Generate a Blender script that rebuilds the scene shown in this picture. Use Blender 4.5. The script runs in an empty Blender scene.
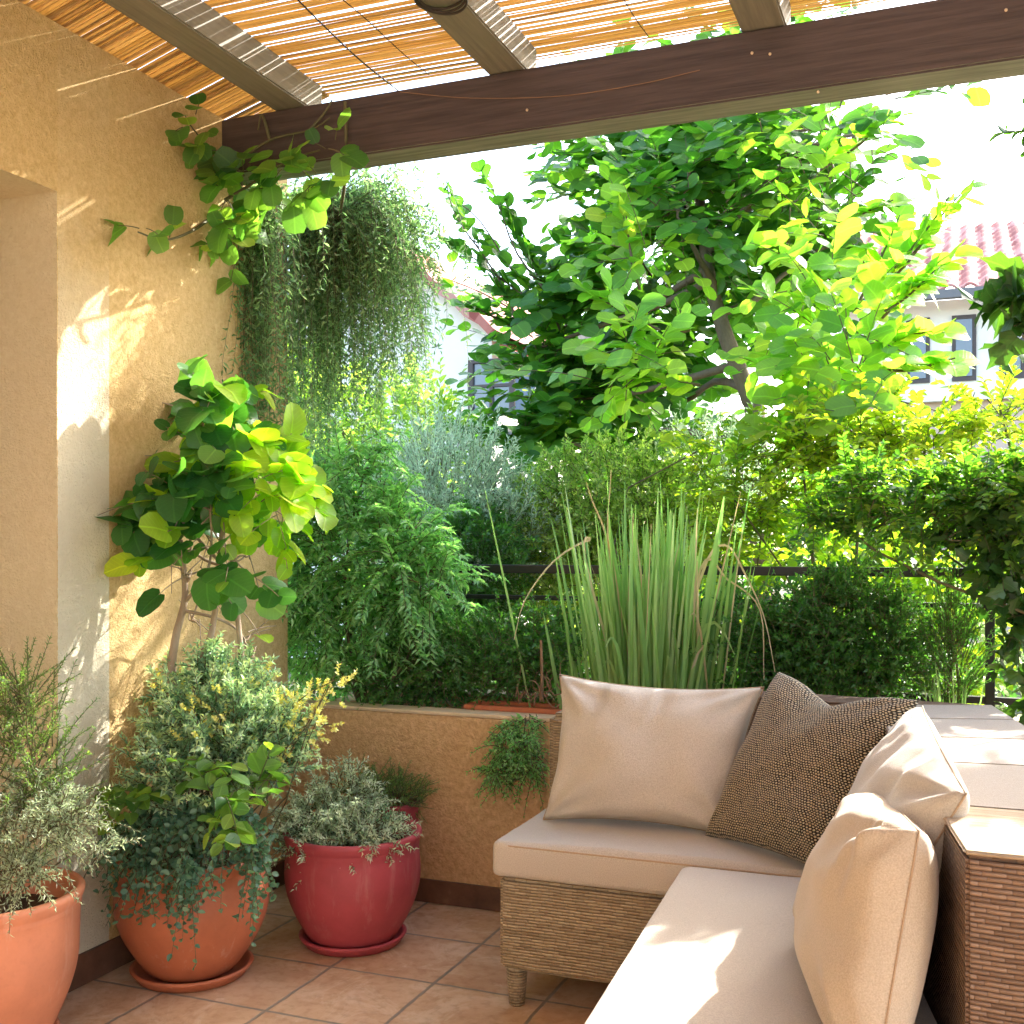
import bpy, bmesh, math, random
import numpy as np
from mathutils import Vector, Matrix, noise

rng = np.random.default_rng(11)
random.seed(11)
R = math.radians
scene = bpy.context.scene
COL = scene.collection

# ------------------------------------------------------------------ camera model
F, HY, CAMZ, TH = 1122.0, 545.0, 1.3, R(21.77)
CS, SN = math.cos(TH), math.sin(TH)


def P(px, py, X=None, Y=None, Z=None):
    """world point seen at a pixel of the photograph, on the plane X=, Y= or Z="""
    a, b = (px - 512) / F, (HY - py) / F
    dx, dy, dz = a * CS - SN, a * SN + CS, b
    if Y is not None:
        t = Y / dy
    elif X is not None:
        t = X / dx
    else:
        t = (Z - CAMZ) / dz
    return np.array([dx * t, dy * t, CAMZ + dz * t])


# ------------------------------------------------------------------ node helpers
class NT:
    def __init__(self, name):
        self.mat = bpy.data.materials.new(name)
        self.mat.use_nodes = True
        self.t = self.mat.node_tree
        self.t.nodes.clear()
        self.out = self.n('ShaderNodeOutputMaterial')

    def n(self, typ, **kw):
        nd = self.t.nodes.new(typ)
        for k, v in kw.items():
            setattr(nd, k, v)
        return nd

    def s(self, inp, v):
        if isinstance(v, bpy.types.NodeSocket):
            self.t.links.new(v, inp)
        elif isinstance(v, (tuple, list)) and len(v) == 3 and inp.type == 'RGBA':
            inp.default_value = (*v, 1)
        else:
            inp.default_value = v

    def m(self, op, a, b=0.0, c=0.0):
        nd = self.n('ShaderNodeMath', operation=op)
        self.s(nd.inputs[0], a)
        self.s(nd.inputs[1], b)
        self.s(nd.inputs[2], c)
        return nd.outputs[0]

    def coord(self, which='Object'):
        return self.n('ShaderNodeTexCoord').outputs[which]

    def noise(self, vec, scale, detail=3, rough=.55, dist=0.0):
        nd = self.n('ShaderNodeTexNoise')
        self.s(nd.inputs['Vector'], vec)
        nd.inputs['Scale'].default_value = scale
        nd.inputs['Detail'].default_value = detail
        nd.inputs['Roughness'].default_value = rough
        nd.inputs['Distortion'].default_value = dist
        return nd.outputs['Fac']

    def voro(self, vec, scale, feature='F1'):
        nd = self.n('ShaderNodeTexVoronoi', feature=feature)
        self.s(nd.inputs['Vector'], vec)
        nd.inputs['Scale'].default_value = scale
        return nd

    def ramp(self, fac, stops, interp='LINEAR'):
        nd = self.n('ShaderNodeValToRGB')
        nd.color_ramp.interpolation = interp
        el = nd.color_ramp.elements
        while len(el) < len(stops):
            el.new(0.5)
        for e, (p, c) in zip(el, stops):
            e.position = p
            e.color = (*c, 1) if len(c) == 3 else c
        self.s(nd.inputs[0], fac)
        return nd.outputs[0]

    def mix(self, fac, a, b, blend='MIX'):
        nd = self.n('ShaderNodeMix', data_type='RGBA', blend_type=blend)
        self.s(nd.inputs[0], fac)
        self.s(nd.inputs[6], a)
        self.s(nd.inputs[7], b)
        return nd.outputs[2]

    def map(self, v, a, b, c, d):
        nd = self.n('ShaderNodeMapRange')
        self.s(nd.inputs[0], v)
        for i, x in enumerate((a, b, c, d)):
            nd.inputs[i + 1].default_value = x
        return nd.outputs[0]

    def sep(self, vec):
        nd = self.n('ShaderNodeSeparateXYZ')
        self.s(nd.inputs[0], vec)
        return nd.outputs

    def comb(self, x, y, z):
        nd = self.n('ShaderNodeCombineXYZ')
        for i, v in enumerate((x, y, z)):
            self.s(nd.inputs[i], v)
        return nd.outputs[0]

    def scale(self, vec, sc):
        nd = self.n('ShaderNodeMapping')
        self.s(nd.inputs['Vector'], vec)
        nd.inputs['Scale'].default_value = sc
        return nd.outputs[0]

    def bump(self, h, strength=.5, dist=.01):
        nd = self.n('ShaderNodeBump')
        self.s(nd.inputs['Height'], h)
        nd.inputs['Strength'].default_value = strength
        nd.inputs['Distance'].default_value = dist
        return nd.outputs[0]

    def pbr(self, col, rough=.6, normal=None, spec=.4, metal=0.0, sheen=0.0):
        b = self.n('ShaderNodeBsdfPrincipled')
        self.s(b.inputs['Base Color'], col)
        self.s(b.inputs['Roughness'], rough)
        b.inputs['Specular IOR Level'].default_value = spec
        b.inputs['Metallic'].default_value = metal
        b.inputs['Sheen Weight'].default_value = sheen
        if normal is not None:
            self.s(b.inputs['Normal'], normal)
        return b.outputs[0]

    def done(self, shader):
        self.t.links.new(shader, self.out.inputs[0])
        return self.mat


def white(t, vec):
    nd = t.n('ShaderNodeTexWhiteNoise', noise_dimensions='3D')
    t.s(nd.inputs[0], vec)
    return nd.outputs[0]


# ------------------------------------------------------------------ materials
def stucco(name, base, dark, band=None, sc=1.0):
    t = NT(name)
    v = t.coord()
    n1 = t.noise(v, 62 * sc, 5, .72)
    n2 = t.noise(v, 190 * sc, 3, .6)
    big = t.noise(v, 1.6, 3)
    h = t.m('ADD', t.m('MULTIPLY', n1, 1.0), t.m('MULTIPLY', n2, .4))
    c = t.mix(t.map(n1, .35, .7, 0, 1), dark, base)
    c = t.mix(t.map(big, .3, .75, 0, .22), c, tuple(x * .72 for x in base))
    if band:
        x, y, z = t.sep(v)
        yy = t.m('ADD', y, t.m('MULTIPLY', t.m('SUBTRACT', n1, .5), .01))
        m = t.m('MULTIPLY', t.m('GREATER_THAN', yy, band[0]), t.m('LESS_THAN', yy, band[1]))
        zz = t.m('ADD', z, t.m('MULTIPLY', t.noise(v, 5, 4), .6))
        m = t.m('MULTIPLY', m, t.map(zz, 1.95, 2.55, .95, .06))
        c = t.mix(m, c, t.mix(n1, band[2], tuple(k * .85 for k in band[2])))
    return t.done(t.pbr(c, .9, t.bump(h, .9, .022), .2))


def plain(name, col, rough=.6, var=.15, scale=8, bump=.0, spec=.4, metal=0.0):
    t = NT(name)
    v = t.coord()
    n = t.noise(v, scale, 5, .6)
    c = t.mix(n, tuple(x * (1 - var) for x in col), tuple(min(1, x * (1 + var)) for x in col))
    nm = t.bump(t.noise(v, scale * 8, 3), bump, .004) if bump else None
    return t.done(t.pbr(c, rough, nm, spec, metal))


def wood_paint(name, col, rough=.55):
    t = NT(name)
    v = t.scale(t.coord(), (3, 60, 60))
    g = t.noise(v, 1.2, 5, .6)
    w = t.noise(t.coord(), 3.5, 4)
    c = t.mix(t.map(g, .3, .7, 0, 1), tuple(x * .6 for x in col), tuple(x * 1.35 for x in col))
    c = t.mix(t.map(w, .5, .8, 0, .4), c, tuple(x * 1.35 + .01 for x in col))
    return t.done(t.pbr(c, rough, t.bump(g, .5, .005), .35))


def rafter_wood():
    t = NT('weathered_taupe_wood')
    v = t.scale(t.coord(), (60, 3, 60))
    g = t.noise(v, 1.2, 5, .6)
    c = t.ramp(g, [(.25, (.155, .142, .105)), (.75, (.25, .228, .17))])
    return t.done(t.pbr(c, .7, t.bump(g, .3, .004), .25))


def reed_mat():
    t = NT('split_bamboo')
    a = t.n('ShaderNodeAttribute', attribute_name='var').outputs['Fac']
    v = t.scale(t.coord(), (2.2, 150, 60))
    n = t.noise(v, 3, 4, .6)
    c = t.ramp(a, [(0, (.50, .32, .13)), (.35, (.66, .46, .20)), (.7, (.78, .58, .29)), (1, (.58, .40, .18))])
    c = t.mix(t.map(n, .35, .7, 0, .75), c, (.30, .165, .06))
    p = t.pbr(c, .5, t.bump(n, .3, .003), .4)
    tr = t.n('ShaderNodeBsdfTranslucent')
    t.s(tr.inputs[0], t.mix(.5, c, (.92, .60, .20)))
    mx = t.n('ShaderNodeMixShader')
    mx.inputs[0].default_value = .38
    t.t.links.new(p, mx.inputs[1])
    t.t.links.new(tr.outputs[0], mx.inputs[2])
    return t.done(mx.outputs[0])


def tile_floor():
    t = NT('terracotta_floor_tiles')
    v = t.coord()
    x, y, z = t.sep(v)
    S = .352
    wob = t.m('MULTIPLY', t.m('SUBTRACT', t.noise(v, 14, 3), .5), .01)
    fx = t.m('DIVIDE', t.m('ADD', t.m('ADD', x, 1.80 + 20 * S), wob), S)
    fy = t.m('DIVIDE', t.m('ADD', t.m('SUBTRACT', y, 3.005 - 20 * S), wob), S)
    ux, uy = t.m('FRACT', fx), t.m('FRACT', fy)
    ex = t.m('SUBTRACT', .5, t.m('ABSOLUTE', t.m('SUBTRACT', ux, .5)))
    ey = t.m('SUBTRACT', .5, t.m('ABSOLUTE', t.m('SUBTRACT', uy, .5)))
    e = t.m('MINIMUM', ex, ey)
    g = t.map(e, .010, .020, 0, 1)
    cell = white(t, t.comb(t.m('FLOOR', fx), t.m('FLOOR', fy), 0))
    n = t.noise(v, 7, 6, .65, .6)
    n2 = t.noise(v, 30, 4, .6)
    c = t.ramp(n, [(.25, (.40, .235, .13)), (.5, (.54, .355, .215)), (.75, (.62, .45, .30))])
    c = t.mix(t.map(cell, 0, 1, 0, .35), c, (.38, .19, .10))
    chalk = t.map(t.noise(v, 4.5, 8, .72, 1.2), .50, .62, 0, .6)
    c = t.mix(chalk, c, (.68, .54, .40))
    c = t.mix(t.map(n2, .5, .75, 0, .3), c, (.19, .08, .04))
    gr = t.mix(t.noise(v, 5, 3), (.17, .15, .12), (.30, .25, .19))
    c = t.mix(g, gr, c)
    h = t.m('ADD', t.m('MULTIPLY', g, 1.0), t.m('MULTIPLY', n, .35))
    r = t.map(n2, .3, .7, .32, .6)
    return t.done(t.pbr(c, r, t.bump(h, .35, .006), .4))


def skirting():
    t = NT('dark_skirting_tile')
    v = t.coord()
    n = t.noise(v, 9, 6, .65)
    c = t.ramp(n, [(.3, (.055, .026, .016)), (.6, (.13, .062, .036)), (.8, (.24, .13, .08))])
    return t.done(t.pbr(c, .45, t.bump(n, .2, .004), .4))


def wicker(name, a, b, hole, rowh=.0105, colw=.042):
    t = NT(name)
    u, vv, _ = t.sep(t.coord('UV'))
    wob = t.m('MULTIPLY', t.m('SUBTRACT', t.noise(t.coord(), 9, 2), .5), .006)
    fv = t.m('DIVIDE', t.m('ADD', vv, wob), rowh)
    row = t.m('FLOOR', fv)
    fu = t.m('ADD', t.m('DIVIDE', u, colw), t.m('ADD', t.m('MULTIPLY', t.m('MODULO', row, 2.0), .5), t.m('MULTIPLY', white(t, t.comb(7, row, 1)), .45)))
    su = t.m('SINE', t.m('MULTIPLY', t.m('FRACT', fu), math.pi))
    sv = t.m('SINE', t.m('MULTIPLY', t.m('FRACT', fv), math.pi))
    h = t.m('MULTIPLY', t.m('ADD', .25, t.m('MULTIPLY', t.m('POWER', su, .5), .75)), t.m('POWER', sv, .6))
    rnd = white(t, t.comb(t.m('FLOOR', fu), row, 0))
    rr = white(t, t.comb(0, row, 3))
    c = t.mix(t.m('ADD', t.m('MULTIPLY', rnd, .6), t.m('MULTIPLY', rr, .4)), a, b)
    c = t.mix(t.map(h, .12, .5, .75, 0), c, hole)
    return t.done(t.pbr(c, .5, t.bump(h, .9, .006), .35))


def fabric(name, a, b, fuzz=1.0):
    t = NT(name)
    v = t.coord()
    n = t.noise(v, 360, 2, .6)
    n2 = t.noise(v, 3.2, 3)
    n3 = t.noise(v, 700, 2, .5)
    c = t.mix(t.map(n, .3, .7, 0, 1), a, b)
    c = t.mix(t.map(n2, .3, .7, 0, .22), c, tuple(x * .8 for x in a))
    h = t.m('ADD', n, t.m('MULTIPLY', n3, .5))
    return t.done(t.pbr(c, .92, t.bump(h, .35 * fuzz, .003), .12, 0, .25))


def knit():
    t = NT('knitted_speckled_fabric')
    u, v, _ = t.sep(t.coord('UV'))
    n = t.noise(t.coord('UV'), 26, 2)
    wob = t.m('MULTIPLY', t.m('SUBTRACT', n, .5), .012)
    S = .0066
    fv = t.m('DIVIDE', t.m('ADD', v, wob), S)
    row = t.m('FLOOR', fv)
    fu = t.m('ADD', t.m('DIVIDE', t.m('ADD', u, wob), S * 1.25), t.m('MULTIPLY', t.m('MODULO', row, 2.0), .5))
    du = t.m('SUBTRACT', t.m('FRACT', fu), .5)
    dv = t.m('SUBTRACT', t.m('FRACT', fv), .5)
    d = t.m('SQRT', t.m('ADD', t.m('MULTIPLY', du, du), t.m('MULTIPLY', dv, dv)))
    rnd = white(t, t.comb(t.m('FLOOR', fu), row, 1))
    dot = t.map(t.m('ADD', d, t.m('MULTIPLY', rnd, .16)), .34, .48, 1, 0)
    lt = t.mix(rnd, (.42, .32, .19), (.68, .57, .39))
    c = t.mix(dot, (.035, .028, .018), lt)
    return t.done(t.pbr(c, .9, t.bump(dot, .8, .004), .12, 0, .2))


def clay(name, col, chalk=.25):
    t = NT(name)
    v = t.coord()
    n = t.noise(v, 6, 5, .65)
    n2 = t.noise(v, 60, 3, .6)
    c = t.mix(t.map(n, .3, .75, 0, 1), tuple(k * .8 for k in col), tuple(min(1, k * 1.12) for k in col))
    x, y, z = t.sep(v)
    st = t.noise(t.scale(v, (9, 9, 1.4)), 2, 5, .7)
    c = t.mix(t.map(st, .58, .8, 0, chalk), c, (.62, .45, .36))
    c = t.mix(t.map(n2, .55, .8, 0, .2), c, tuple(k * .55 for k in col))
    return t.done(t.pbr(c, .55, t.bump(n2, .12, .003), .35))


def leaf_mat(name, stops, trans=.42, tcol=(1.25, 1.45, .42), rough=.42, spec=.4, vein=True, tr_gain=1.0):
    t = NT(name)
    a = t.n('ShaderNodeAttribute', attribute_name='var').outputs['Fac']
    c = t.ramp(a, stops)
    u, v, _ = t.sep(t.coord('UV'))
    nz = t.noise(t.coord(), 22, 3)
    c = t.mix(t.map(nz, .3, .7, 0, .35), c, t.mix(1, c, (.62, .7, .6), 'MULTIPLY'))
    nm = None
    if vein:
        au = t.m('ABSOLUTE', u)
        mid = t.map(au, .03, .09, 1, 0)
        side = t.m('FRACT', t.m('MULTIPLY', t.m('SUBTRACT', v, t.m('MULTIPLY', au, .35)), 6.5))
        sd = t.m('ABSOLUTE', t.m('SUBTRACT', side, .5))
        vn = t.m('MAXIMUM', mid, t.m('MULTIPLY', t.map(sd, .0, .10, 1, 0), .45))
        c = t.mix(t.m('MULTIPLY', vn, .35), c, t.mix(1, c, (2.1, 1.9, 1.9), 'MULTIPLY'))
        nm = t.bump(vn, .25, .004)
    p = t.pbr(c, rough, nm, spec)
    tr = t.n('ShaderNodeBsdfTranslucent')
    t.s(tr.inputs[0], t.mix(1, c, tuple(k * tr_gain * 2.2 for k in tcol), 'MULTIPLY'))
    mx = t.n('ShaderNodeMixShader')
    mx.inputs[0].default_value = trans
    t.t.links.new(p, mx.inputs[1])
    t.t.links.new(tr.outputs[0], mx.inputs[2])
    return t.done(mx.outputs[0])


def bark(name, a, b):
    t = NT(name)
    v = t.scale(t.coord(), (14, 14, 4))
    n = t.noise(v, 3, 6, .7)
    return t.done(t.pbr(t.mix(n, a, b), .85, t.bump(n, .6, .01), .2))


def roof_mat(name, a, b, c3):
    t = NT(name)
    v = t.coord()
    cell = t.voro(t.scale(v, (4.5, 2.5, 2.5)), 1).outputs['Color']
    n = t.noise(v, 2.5, 5, .7)
    f = t.m('ADD', t.m('MULTIPLY', t.sep(cell)[0], .6), t.m('MULTIPLY', n, .4))
    return t.done(t.pbr(t.ramp(f, [(.2, a), (.5, b), (.85, c3)]), .8, t.bump(n, .3, .02), .2))


def ground_mat(name, a, b, sc=2.0):
    t = NT(name)
    v = t.coord()
    n = t.noise(v, sc, 8, .65)
    n2 = t.noise(v, sc * 18, 4, .6)
    c = t.mix(t.map(n, .35, .65, 0, 1), a, b)
    c = t.mix(t.map(n2, .4, .7, 0, .4), c, tuple(x * .5 for x in a))
    return t.done(t.pbr(c, .9, t.bump(n2, .6, .03), .2))


M = {}
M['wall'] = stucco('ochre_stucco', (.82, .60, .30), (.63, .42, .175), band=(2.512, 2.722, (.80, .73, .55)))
M['reveal'] = stucco('bounce_lit_reveal', (.90, .79, .53), (.80, .68, .41))  # paler than the wall face: bounce light put into the colour
M['cream'] = stucco('cream_stucco', (.86, .82, .75), (.76, .72, .65))
M['parapet'] = stucco('orange_stucco', (.80, .53, .29), (.56, .33, .155), sc=.75)
M['coping'] = plain('worn_cement', (.58, .45, .30), .9, .3, 12, .4, .2)
M['floor'] = tile_floor()
M['skirt'] = skirting()
M['beam'] = wood_paint('dark_brown_beam_paint', (.062, .043, .038))
M['beam_under'] = wood_paint('grey_beam_underside', (.21, .21, .165), .7)
M['rafter'] = rafter_wood()
M['reed'] = reed_mat()
M['wire'] = plain('dark_wire', (.03, .022, .016), .6)
M['wicker'] = wicker('honey_wicker', (.25, .185, .11), (.45, .355, .225), (.10, .065, .035), .0085, .034)
M['wicker_dark'] = wicker('brown_wicker', (.13, .078, .050), (.27, .175, .115), (.05, .027, .018), .0078, .034)
M['fab'] = fabric('beige_fabric', (.41, .36, .295), (.58, .515, .43))
M['fab_shaded'] = fabric('shaded_beige_fabric', (.42, .34, .24), (.56, .46, .34))  # beige with the near cushion's shade put into the colour
M['piping'] = fabric('piping_fabric', (.36, .25, .15), (.46, .33, .21))
M['knit'] = knit()
M['clay'] = clay('terracotta_clay', (.44, .135, .06), .45)
M['clay_light'] = clay('pale_terracotta_clay', (.54, .205, .105), .45)
M['clay_red'] = clay('crimson_glazed_clay', (.38, .058, .068), .25)
M['soil'] = ground_mat('dark_potting_soil', (.05, .03, .018), (.09, .055, .032), 14)
M['metal'] = plain('black_rail_paint', (.012, .011, .012), .4, .2, 20, .1, .5)
M['white_wall'] = plain('white_render', (.84, .79, .70), .9, .05, 3, .2, .2)
M['pink_wall'] = plain('pinkish_render', (.60, .45, .36), .9, .1, 3, .2, .2)
M['rooftile'] = roof_mat('red_roof_tiles', (.26, .07, .055), (.42, .15, .115), (.55, .30, .25))
M['slate'] = roof_mat('grey_roof_sheets', (.20, .20, .22), (.27, .27, .29), (.36, .36, .38))
M['frame'] = plain('dark_window_frame', (.075, .055, .05), .5)
M['shutter'] = plain('grey_blue_shutter', (.16, .19, .24), .6)
M['glass'] = plain('window_glass', (.10, .12, .15), .05, .2, 2, 0, .8)
M['gutter'] = plain('grey_gutter', (.16, .15, .15), .5)
M['door'] = wood_paint('brown_door_wood', (.16, .08, .04))
M['ground'] = ground_mat('garden_soil', (.16, .14, .09), (.10, .13, .05), .9)
M['gravel'] = ground_mat('pale_gravel', (.52, .48, .42), (.40, .36, .30), 6)

G = lambda *s: [(i / max(1, len(s) - 1), c) for i, c in enumerate(s)]
M['l_tree'] = leaf_mat('broad_tree_leaf', G((.025, .085, .02), (.05, .14, .026), (.09, .20, .032), (.18, .28, .04)), .46)
M['l_tree_y'] = leaf_mat('young_tree_leaf', G((.09, .20, .03), (.15, .28, .034), (.23, .33, .04), (.34, .36, .05)), .56, (1.2, 1.38, .55))
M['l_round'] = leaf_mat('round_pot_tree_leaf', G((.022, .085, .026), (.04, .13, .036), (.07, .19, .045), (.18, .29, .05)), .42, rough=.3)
M['l_round_backlit'] = leaf_mat('backlit_pot_tree_leaf', G((.14, .26, .03), (.23, .34, .032), (.34, .38, .04)), .58)  # yellower copy of the leaf, backlight put into its colour
M['l_vine'] = leaf_mat('vine_leaf', G((.04, .11, .035), (.08, .17, .045), (.14, .24, .06), (.26, .34, .07)), .48)
M['l_weep'] = leaf_mat('weeping_leaflet', G((.08, .16, .075), (.14, .24, .11), (.24, .34, .18), (.40, .46, .28)), .45, (1.05, 1.2, .7), vein=False)
M['l_fern'] = leaf_mat('feathery_leaflet', G((.09, .22, .085), (.15, .32, .13), (.24, .42, .20), (.38, .52, .29)), .42, (1.15, 1.35, .5), vein=False, rough=.33)
M['l_hedge'] = leaf_mat('small_dark_leaflet', G((.035, .10, .03), (.06, .155, .04), (.10, .21, .055)), .42, vein=False)
M['l_silver'] = leaf_mat('silver_leaflet', G((.28, .37, .29), (.45, .53, .44), (.64, .70, .60)), .38, (1, 1.1, .8), vein=False)
M['l_olive'] = leaf_mat('olive_leaflet', G((.12, .20, .06), (.20, .29, .085), (.32, .39, .15), (.45, .46, .24)), .45, vein=False)
M['l_yellow'] = leaf_mat('yellow_green_leaflet', G((.09, .17, .025), (.17, .24, .028), (.26, .28, .03)), .5, vein=False)
M['l_mass'] = leaf_mat('glossy_small_leaf', G((.03, .085, .018), (.06, .14, .026), (.12, .21, .035), (.24, .30, .045)), .5, vein=False, rough=.35)
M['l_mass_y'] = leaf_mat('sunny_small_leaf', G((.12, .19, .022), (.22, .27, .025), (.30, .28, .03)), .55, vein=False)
M['l_grass'] = leaf_mat('grass_blade', G((.10, .20, .06), (.17, .28, .085), (.26, .37, .14), (.42, .48, .27)), .4, (.95, 1.25, .7), vein=False)
M['l_dry'] = leaf_mat('dry_blade', G((.38, .30, .17), (.50, .43, .29)), .3, (1, .95, .7), vein=False)
M['l_herb'] = leaf_mat('blue_green_herb', G((.07, .16, .11), (.17, .29, .20), (.34, .46, .34), (.55, .61, .36)), .33, (1.05, 1.2, .6), vein=False)
M['l_grey'] = leaf_mat('grey_herb', G((.22, .29, .18), (.38, .45, .31), (.58, .64, .49)), .28, (1, 1.05, .8), vein=False)
M['panel_shaded'] = fabric('shaded_panel_fabric', (.25, .205, .155), (.35, .295, .23))  # darkened so the backrest top carries its shade in the colour
M['l_rose'] = leaf_mat('rosemary_leaf', G((.08, .16, .055), (.14, .23, .08), (.24, .33, .13)), .3, vein=False)
M['flower'] = leaf_mat('yellow_flower', G((.60, .54, .14), (.66, .64, .28), (.55, .62, .28)), .4, (1, .95, .4), vein=False)
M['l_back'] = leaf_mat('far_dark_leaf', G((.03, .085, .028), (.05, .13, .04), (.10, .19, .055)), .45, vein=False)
M['l_plum'] = leaf_mat('large_dark_leaf', G((.02, .06, .015), (.035, .085, .02), (.07, .13, .025)), .3, rough=.3)
M['bark'] = bark('grey_brown_bark', (.075, .05, .033), (.22, .165, .115))
M['bark_pale'] = bark('pale_bark', (.20, .14, .09), (.42, .33, .24))
M['stem'] = plain('green_brown_stem', (.11, .10, .045), .7, .3)
M['dry_twig'] = plain('dry_twig', (.22, .13, .075), .8, .3)


# ------------------------------------------------------------------ mesh helpers
def tag(o, label=None, cat=None, group=None, kind=None):
    if label: o['label'] = label
    if cat: o['category'] = cat
    if group: o['group'] = group
    if kind: o['kind'] = kind
    return o


def empty(name, loc, label, cat, group=None):
    o = bpy.data.objects.new(name, None)
    o.empty_display_size = .1
    COL.objects.link(o)
    o.location = Vector([float(v) for v in loc])
    return tag(o, label, cat, group)


def link(name, me, mats, parent=None, smooth=False):
    o = bpy.data.objects.new(name, me)
    COL.objects.link(o)
    for m in (mats if isinstance(mats, (list, tuple)) else [mats]):
        me.materials.append(m)
    if smooth:
        me.shade_smooth()
    if parent is not None:
        o.parent = parent
        if parent.parent is None:
            o.matrix_parent_inverse = Matrix.Translation(-parent.location)
    return o


def np_mesh(name, V, faces_flat, sizes, var=None, uv=None):
    """mesh from numpy arrays; faces_flat = vertex indices, sizes = corners per face"""
    me = bpy.data.meshes.new(name)
    V = np.asarray(V, dtype=np.float32)
    ff = np.asarray(faces_flat, dtype=np.int32)
    sz = np.asarray(sizes, dtype=np.int32)
    me.vertices.add(len(V))
    me.vertices.foreach_set('co', V.ravel())
    me.loops.add(len(ff))
    me.loops.foreach_set('vertex_index', ff)
    me.polygons.add(len(sz))
    st = np.zeros(len(sz), dtype=np.int32)
    st[1:] = np.cumsum(sz)[:-1]
    me.polygons.foreach_set('loop_start', st)
    me.polygons.foreach_set('loop_total', sz)
    if var is not None:
        at = me.attributes.new('var', 'FLOAT', 'POINT')
        at.data.foreach_set('value', np.asarray(var, dtype=np.float32))
    if uv is not None:
        l = me.uv_layers.new(name='UVMap')
        l.data.foreach_set('uv', np.asarray(uv, dtype=np.float32)[ff].ravel())
    me.update(calc_edges=True)
    me.validate()
    return me


def bm_mesh(name, bm):
    me = bpy.data.meshes.new(name)
    bmesh.ops.recalc_face_normals(bm, faces=bm.faces)
    bm.to_mesh(me)
    bm.free()
    return me


def box_uv(me):
    """metre-scaled box-projected UVs"""
    l = me.uv_layers.new(name='UVMap')
    for p in me.polygons:
        n = p.normal
        if abs(n.z) > .75:
            for li in p.loop_indices:
                c = me.vertices[me.loops[li].vertex_index].co
                l.data[li].uv = (c.x, c.y)
        else:
            tx = Vector((-n.y, n.x, 0)).normalized()
            for li in p.loop_indices:
                c = me.vertices[me.loops[li].vertex_index].co
                l.data[li].uv = (c.dot(tx), c.z)


def prism(bm, pts, z0, z1):
    """vertical prism from a ccw footprint; z0/z1 may be lists"""
    n = len(pts)
    zb = z0 if isinstance(z0, (list, tuple)) else [z0] * n
    zt = z1 if isinstance(z1, (list, tuple)) else [z1] * n
    a = [bm.verts.new((p[0], p[1], z)) for p, z in zip(pts, zb)]
    b = [bm.verts.new((p[0], p[1], z)) for p, z in zip(pts, zt)]
    bm.faces.new(list(reversed(a)))
    bm.faces.new(b)
    for i in range(n):
        j = (i + 1) % n
        bm.faces.new((a[i], a[j], b[j], b[i]))
    return a + b


def box(bm, x0, x1, y0, y1, z0, z1):
    return prism(bm, [(x0, y0), (x1, y0), (x1, y1), (x0, y1)], z0, z1)


def boxes(name, lst, mat, parent=None, bevel=0.0, uv=False):
    bm = bmesh.new()
    for b in lst:
        box(bm, *b)
    if bevel:
        bmesh.ops.bevel(bm, geom=bm.edges[:], offset=bevel, segments=2, affect='EDGES', profile=.6)
    me = bm_mesh(name, bm)
    if uv:
        box_uv(me)
    return link(name, me, mat, parent)


def frames(pts):
    """parallel-ish frames for polylines (N,m,3)"""
    T = np.gradient(pts, axis=1)
    T /= np.linalg.norm(T, axis=2, keepdims=True) + 1e-9
    ref = np.where(np.abs(T[..., 2:3]) > .9, np.array([1., 0, 0]), np.array([0, 0, 1.]))
    A = np.cross(T, ref)
    A /= np.linalg.norm(A, axis=2, keepdims=True) + 1e-9
    B = np.cross(T, A)
    return T, A, B


def tubes(pts, rad, k=4):
    """(N,m,3) polylines with (N,m) radii -> V, faces, sizes (k-sided open tubes with tapered ends)"""
    pts = np.asarray(pts, float)
    N, m, _ = pts.shape
    rad = np.broadcast_to(np.asarray(rad, float), (N, m))
    T, A, B = frames(pts)
    an = np.arange(k) / k * 2 * np.pi
    V = pts[:, :, None, :] + rad[:, :, None, None] * (np.cos(an)[None, None, :, None] * A[:, :, None, :] + np.sin(an)[None, None, :, None] * B[:, :, None, :])
    idx = np.arange(N * m * k).reshape(N, m, k)
    q = np.stack([idx[:, :-1, :], np.roll(idx, -1, 2)[:, :-1, :], np.roll(idx, -1, 2)[:, 1:, :], idx[:, 1:, :]], -1).reshape(-1, 4)
    return V.reshape(-1, 3), q.ravel(), np.full(len(q), 4)


def tube_obj(name, polylines, mat, parent=None, k=6):
    """list of (points, radii) of varying length -> one mesh"""
    Vs, Fs, Ss, off = [], [], [], 0
    for pts, rad in polylines:
        V, f, s = tubes(np.asarray(pts, float)[None], np.asarray(rad, float)[None] if np.ndim(rad) else rad, k)
        Vs.append(V); Fs.append(f + off); Ss.append(s); off += len(V)
    return link(name, np_mesh(name, np.concatenate(Vs), np.concatenate(Fs), np.concatenate(Ss)), mat, parent, True)


def curve(pts, n=14):
    """catmull-rom through points"""
    p = np.asarray(pts, float)
    p = np.vstack([2 * p[0] - p[1], p, 2 * p[-1] - p[-2]])
    out = []
    segs = len(p) - 3
    for i in range(segs):
        for t in np.linspace(0, 1, max(2, n // segs + 1), endpoint=(i == segs - 1)):
            a, b, c, d = p[i:i + 4]
            out.append(.5 * ((2 * b) + (-a + c) * t + (2 * a - 5 * b + 4 * c - d) * t * t + (-a + 3 * b - 3 * c + d) * t ** 3))
    return np.array(out)


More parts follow.
